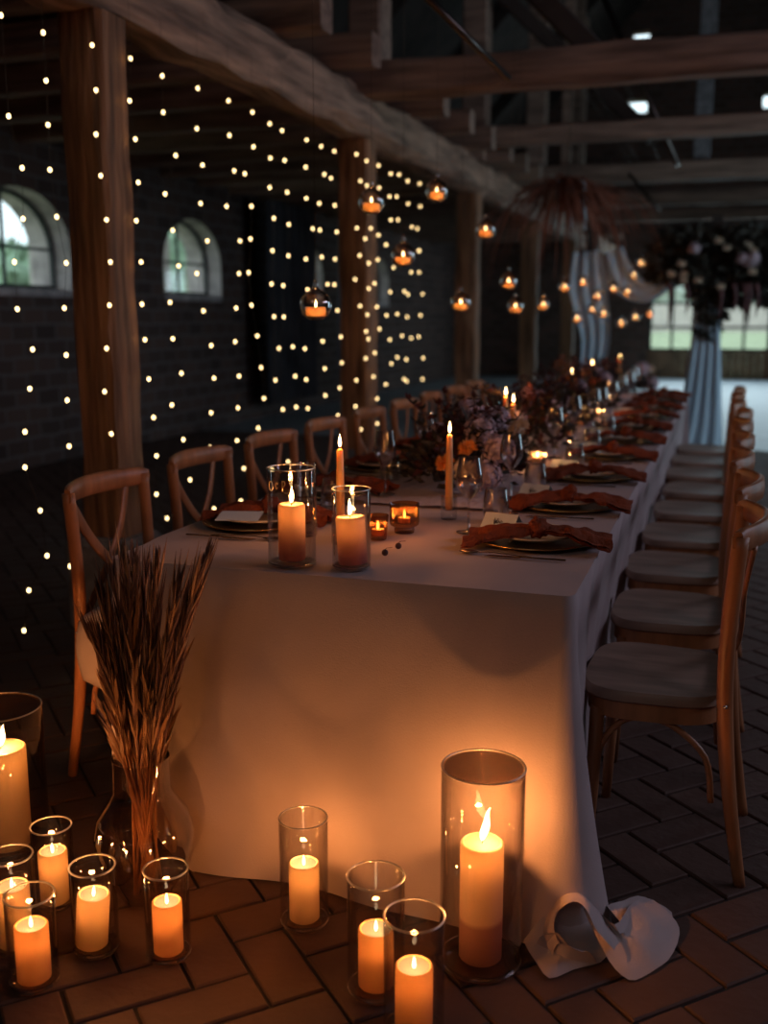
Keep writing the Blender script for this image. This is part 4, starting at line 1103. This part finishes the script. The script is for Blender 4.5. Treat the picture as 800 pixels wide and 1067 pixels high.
for k, (x, y, rx, ry, h) in enumerate([(-.87, 3.62, .21, .42, .20), (-.86, 4.62, .20, .40, .20), (-.86, 5.6, .2, .45, .22), (-.85, 6.6, .2, .42, .22), (-.86, 7.5, .18, .40, .20)]):
    o = empty('flower_arrangement', (x, y, TZ+.02), flabs[k], 'flowers', 'flower arrangements along the table')
    foliage(rx, ry, h, 480, k).build('foliage', 'leaf', o, smooth=False)
    foliage(rx*.9, ry*.9, h*1.1, 180, k+20).build('burgundy_foliage', 'leafred', o, smooth=False)
    rnd = random.Random(k+5)
    fl = []
    if k == 0:
        for (px, py, kind, yy) in [(487, 468, 'm', 3.42), (464, 483, 'm', 3.36), (484, 490, 'c', 3.36), (500, 449, 'h', 3.6), (520, 470, 'h', 3.5), (462, 455, 'h', 3.75), (517, 440, 'h', 3.8), (490, 430, 'h', 3.95), (540, 445, 'c', 3.7), (505, 495, 'h', 3.45)]:
            q = aty(px, py, yy-.16); fl.append((kind, q-Vector(o.location)))
    else:
        for i in range(8):
            a = rnd.uniform(0, 2*pi); fl.append((rnd.choice('hhhcm'), Vector((cos(a)*rx*.7*rnd.random(), sin(a)*ry*.8, h*rnd.uniform(.5, 1.05)))))
    for kind, q in fl:
        bo = bpy.data.objects.new({'m': 'chrysanthemum', 'h': 'hydrangea', 'c': 'cream_bloom'}[kind], mesh_of[kind]); COL.objects.link(bo); bo.parent = o; bo.location = q; bo.rotation_euler = (rnd.uniform(0, .6), rnd.uniform(-.3, .3), rnd.uniform(0, 6))
# ------------------------------------------------------------------ reed jug on the floor
JX, JYY = -1.235, 1.955
jug = tag(MB().lathe([(0, 0), (.045, 0), (.058, .006), (.085, .06), (.112, .13), (.116, .17), (.105, .215), (.075, .262), (.066, .285), (.066, .35), (.067, .368), (.0645, .368), (.063, .35), (.063, .285), (.072, .262), (.102, .215), (.113, .17), (.109, .13), (.082, .062), (.052, .012), (0, .010)], 48).build('glass_jug', 'smoke', loc=(JX, JYY, .003), angle=50), 'bellied smoky glass jug holding the dried reeds, left of the cloth', 'vase')
jug.scale = (1, 1, .955)
def reed(seed, tip, base, thick=1.0):
    rnd = random.Random(seed)
    r = empty('dried_reed', (JX, JYY, .016), 'dried brown reed plume standing upright in the bellied glass jug', 'dried reed', 'dried reeds in the glass jug')
    L0 = Vector((JX, JYY, .016)); tip = Vector(tip)-L0; base = Vector(base)
    neck = Vector((tip.x*.30, tip.y*.30, .35))
    nk = Vector((neck.x, neck.y, 0)); nk = nk*(min(1, .052/max(nk.length, 1e-4))); neck = Vector((nk.x, nk.y, .36))
    pts = catmull([base, base.lerp(neck, .5), neck, neck.lerp(tip, .5)+Vector((0, 0, .02)), tip], 6)
    MB().tube(pts, [.0032-.0022*i/len(pts) for i in range(len(pts))], 6).build('stem', 'straw', r)
    b = MB(); b3 = MB(); m = len(pts)
    for side in range(int(70*thick)):
        t = .44+.55*(side/(70*thick)); f = t*(m-1); i = min(int(f), m-2); p = pts[i].lerp(pts[i+1], f-i); d = (pts[i+1]-pts[i]).normalized()
        a = rnd.uniform(0, 2*pi); o1 = d.orthogonal().normalized(); o2 = d.cross(o1); out = o1*cos(a)+o2*sin(a)
        L = (.115 if t < .9 else .05)*rnd.uniform(.6, 1.25)
        (b if rnd.random() < .7 else b3).tube([p, p+d*L*.5+out*L*.10, p+d*L+out*L*.15], [.0022, .0042, .0006], 4, flat=.45)
    b.build('plume', 'reed', r, smooth=False); b3.build('bract', 'straw', r, smooth=False)
tips = [(118, 590, 1.95), (128, 575, 1.99), (140, 580, 1.92), (152, 590, 1.96), (105, 615, 1.93), (165, 582, 2.0), (188, 600, 1.95), (216, 572, 1.94), (208, 596, 1.9), (200, 620, 2.0), (133, 610, 1.88), (160, 625, 1.9), (112, 640, 2.0), (180, 640, 1.88), (98, 660, 1.9)]
for k, (px, py, y) in enumerate(tips):
    rnd = random.Random(k); reed(k, aty(px, py, y), (rnd.uniform(-.03, .03), rnd.uniform(-.03, .03), 0))
# short straw stubs filling the jug
for k in range(26):
    rnd = random.Random(100+k); a = rnd.uniform(0, 2*pi); q = rnd.uniform(.6, 1.1)
    r = empty('straw_stalk', (JX, JYY, .016), 'pale broad straw stalk in the neck of the glass jug', 'straw', 'pale straw stalks in the jug')
    b0 = Vector((cos(a+2.5)*.03, sin(a+2.5)*.03, 0)); n0 = Vector((cos(a)*.05*q, sin(a)*.05*q, .345)); e = Vector((cos(a)*.10*q, sin(a)*.10*q, rnd.uniform(.48, .62)))
    pts = catmull([b0, b0.lerp(n0, .5), n0, e], 5)
    MB().tube(pts, [.004, .004]+[.006]*(len(pts)-4)+[.004, .001], 6, flat=.35).build('blade', 'straw', r)
    b = MB()
    for j in range(12):
        t = rnd.uniform(.65, .98)*(len(pts)-1); i = int(t); p = pts[i]; d = (pts[min(i+1, len(pts)-1)]-pts[i-1]).normalized()
        b.leaf(p, d+Vector((rnd.uniform(-.3, .3), rnd.uniform(-.3, .3), 0)), .09, .005, (rnd.uniform(-1, 1), rnd.uniform(-1, 1), .2))
    b.build('bract', 'straw', r, smooth=False)
# ------------------------------------------------------------------ hanging tealight globes
GL = [(329, 318, 34), (387, 210, 28), (455, 199, 24), (420, 266, 26), (506, 239, 21), (480, 315, 22), (530, 293, 19), (537, 319, 18), (566, 317, 14), (588, 298, 14), (607, 293, 12), (601, 331, 12), (622, 308, 12), (617, 322, 11), (629, 326, 11), (639, 300, 12), (654, 303, 11), (660, 286, 11), (668, 273, 11), (647, 336, 11), (662, 330, 11), (673, 300, 10), (677, 327, 8)]
GR = .051
wires = sorted(set())
def make_globe():
    g = empty('hanging_globe', (0, 0, 0), '', 'candle holder', 'glass globes hanging over the table')
    prof = [(0, -.047), (.022, -.046), (.040, -.034), (.050, -.012), (.0515, .004), (.046, .024), (.034, .038), (.018, .048), (.009, .054), (.007, .064), (.0085, .070), (.005, .077), (0, .078)]
    MB().lathe(prof, 32).build('globe', 'gglobe', g)
    return g
MT['gglobe'] = glass('globe_glass', (.97, .95, .93), .03, edge=(.55, .45, .36), refl=3.0, ior=2.0)
gp = None; tl0 = None
glabs = {0: 'lowest and nearest hanging globe, left of the second post', 1: 'hanging globe nearest the second post, upper left', 2: 'highest small hanging globe, top centre', 3: 'hanging globe below and between the two highest ones', 4: 'hanging globe left of the palm bunch', 5: 'low hanging globe in front of the third post'}
for k, (px, py, s) in enumerate(GL):
    r = ray(px, py); dz = .105*F/s
    c = Vector((r.x*dz, r.y*dz, CAMH+r.z*dz))
    if gp is None:
        gp = make_globe(); g = gp
    else: g = copy_tree(gp)
    g.location = c; lab = glabs.get(k, 'small hanging globe, %s of the row going towards the far window' % ORD[k-6]); g['label'] = lab
    MB().tube([c+Vector((0, 0, .076)), Vector((c.x, c.y, 3.35))], .0008, 3).build('cord', 'wire', g).matrix_parent_inverse = Matrix.Translation(-c)
    if tl0 is None:
        t = empty('tealight', (0, 0, 0), '', 'candle', 'tealights in the hanging globes')
        MB().lathe([(0, 0), (.028, 0), (.033, .003), (.033, .030), (.0315, .031), (.031, .027), (0, .026)], 24).build('wax_body', 'wax_cream', t, angle=40)
        flame_mb(.62).build('flame', 'flame', t, loc=(0, 0, .029)); lamp(t, (0, 0, .046), .15); lamp(t, (0, 0, .016), .11, (1, .42, .12), .004); tl0 = t  # the second lamp is added inside the wax to make it glow
    else: t = copy_tree(tl0)
    t.location = c+Vector((0, 0, -.036)); t['label'] = 'lit tealight inside the ' + lab
for x in (-1.38, -1.28, -1.0): tag(MB().tube([(x, .5, 3.35), (x, 17, 3.35)], .0015, 4).build('support_wire', 'wire'), 'thin wire above the table carrying the globes, at %s' % {-1.38: 'the left', -1.28: 'the middle', -1.0: 'the right'}[x], 'wire')
# ------------------------------------------------------------------ hanging palm bunch
c = aty(592, 200, 9.0)
pb = empty('hanging_palm_bunch', c, 'big hanging bunch of drooping rust-brown dried palm above the table', 'dried palm')
rnd = random.Random(9); b = MB()
for i in range(230):
    a = rnd.uniform(0, 2*pi); R = rnd.choice((rnd.uniform(.2, .5), rnd.uniform(.4, .88))); dz = rnd.uniform(.25, 1.15); a += .25*sin(3*a)
    p = [(0, 0, rnd.uniform(-.05, .08)), (cos(a)*R*.35, sin(a)*R*.35, rnd.uniform(-.02, .12)), (cos(a)*R*.75, sin(a)*R*.75, -.18*dz), (cos(a)*R, sin(a)*R, -.66*dz*R/.75)]
    b.tube(catmull(p, 4), [.010, .013, .014, .014, .013, .012, .012, .011, .010, .008, .006, .004, .002], 4, flat=.2)
b.build('fronds', 'palm', pb, smooth=False)
b = MB()
for i in range(7):
    a = rnd.uniform(pi, 2*pi); R = rnd.uniform(.08, .22)
    b.tube(catmull([(0, -.05, .06), (cos(a)*R, sin(a)*R-.05, .07), (cos(a)*R*1.2, sin(a)*R-.08, -.05), (cos(a)*R*1.3, sin(a)*R-.08, -.05-rnd.uniform(.05, .3))], 4), .016, 4, flat=.15)
b.build('pale_leaves', 'palm_pale', pb)
MB().ball((0, 0, .03), .10, 14, 10, (1, 1, .9), .3).build('tied_base', 'palm', pb)
MB().tube([(0, 0, .1), (0, 0, 3.6-c.z)], .004, 5).build('cord', 'wire', pb)
# ------------------------------------------------------------------ wedding arch in front of the far gate
AY = 11.3
arch = empty('floral_arch', (-.7, AY, 0), 'dark flower-topped arch with pale drapes before the far window', 'arch')
off = Vector((-.7, AY, 0))
xl, xr2 = aty(612, 400, AY).x, aty(738, 400, AY).x
xe = xr2+1.1
for x in (xl, xr2): MB().box(x-off.x-.05, x-off.x+.05, -.05, .05, 0, 2.35).build('upright', 'dark', arch, smooth=False)
MB().box(xl-off.x-.1, xe-off.x, -.04, .04, 2.2, 2.3).build('crossbar', 'dark', arch, smooth=False)
MB().box(xe-off.x-.1, xe-off.x, -.05, .05, 0, 2.3).build('upright', 'dark', arch, smooth=False)
def ribbon(pts, widths, folds, name, mat_, parent, depth=.03):
    P = catmull(pts, 6); m = len(P); vs = []; fs = []; n = 16
    for i, p in enumerate(P):
        f = i/(m-1)*(len(widths)-1); a = int(min(f, len(widths)-2)); w = widths[a]*(1-(f-a))+widths[a+1]*(f-a)
        t = (P[min(i+1, m-1)]-P[max(i-1, 0)]).normalized(); sd = t.cross(Vector((0, 1, 0)))
        if sd.length < .1: sd = Vector((1, 0, 0))
        sd.normalize()
        for j in range(n+1):
            u = j/n*2-1; q = p+sd*u*w*.5+Vector((0, depth*sin(u*folds*pi+i*.12), 0)); vs.append(q)
    for i in range(m-1):
        for j in range(n): a = i*(n+1)+j; fs.append((a, a+1, a+n+2, a+n+1))
    return MB().add(vs, fs).build(name, mat_, parent)
Q = lambda px, py, dy=0: aty(px, py, AY+dy)-off
ribbon([Q(612, 262, -.08), Q(613, 300, -.08), Q(621, 350, -.08), Q(616, 390, -.08), Q(607, 430, -.08), Q(606, 462, -.08)], [.30, .40, .30, .24, .28, .30], 3, 'drape', 'drape', arch)
ribbon([Q(636, 262, -.1), Q(648, 290, -.12), Q(672, 304, -.12), Q(694, 292, -.12), Q(716, 262, -.1)], [.26, .30, .22, .16, .1], 2, 'swag', 'drape', arch)
ribbon([Q(733, 290, -.1), Q(735, 350, -.1), Q(732, 400, -.1), Q(728, 445, -.1), Q(724, 470, -.1)], [.20, .28, .36, .46, .58], 4, 'drape', 'drape', arch)
b = MB(); b2 = MB(); rnd = random.Random(4)
def blob(px, py, rpx, n, dy=0):
    c = Q(px, py+4, dy); R = rpx/F*AY*.82
    for i in range(n):
        d = Vector((rnd.gauss(0, 1), rnd.gauss(0, 1), rnd.gauss(0, 1))).normalized(); p = c+d*R*rnd.random()**.4
        b.leaf(p, d+Vector((0, 0, -.3)), .13, .035, (rnd.uniform(-1, 1), rnd.uniform(-1, 1), 1))
for (x, y, r_, n) in [(700, 262, 24, 300), (725, 265, 30, 420), (755, 268, 32, 420), (785, 262, 30, 400), (738, 295, 20, 260), (742, 318, 13, 160), (770, 292, 20, 220), (800, 290, 22, 200), (690, 280, 12, 90), (735, 338, 9, 80), (820, 262, 26, 200)]:
    blob(x, y, r_, n, -.05)
b.build('foliage', 'leaf', arch, smooth=False)
for i in range(16):
    q = Q(rnd.uniform(690, 800), rnd.uniform(245, 300), -.32)
    bo = bpy.data.objects.new('bloom', mesh_of[rnd.choice('hc')]); COL.objects.link(bo); bo.parent = arch; bo.location = q; bo.scale = (1.15,)*3
for i in range(9):
    q = Q(rnd.uniform(695, 790), 295, -.3); bb = MB()
    bb.tube(catmull([q, q+Vector((.03, 0, -.12)), q+Vector((.02, 0, -.28-.15*rnd.random()))], 4), [.02, .03, .03, .028, .025, .02, .016, .01, .004], 6).build('trailing_flower', 'leafred', arch)
# white flowers / chairs beyond are lost in blur: a pale aisle vase by the table end
q = aty(668, 395, 8.9)
vz = empty('white_bouquet', (q.x, 8.9, .0), 'pale blurred bouquet on a stand just past the end of the table', 'flowers')
MB().lathe([(0, 0), (.1, 0), (.09, .02), (.02, .05), (.02, .62), (.06, .66), (.08, .72), (0, .72)], 20).build('stand', 'dark', vz)
for i in range(8):
    a = i*2.4; bo = bpy.data.objects.new('bloom', mesh_of['c' if i % 2 else 'h']); COL.objects.link(bo); bo.parent = vz; bo.location = (cos(a)*.08, sin(a)*.08, .80+.06*(i % 3)); bo.scale = (1.2,)*3
foliage(.14, .14, .2, 120, 77).build('foliage', 'leaf', vz, smooth=False, loc=(0, 0, .68))
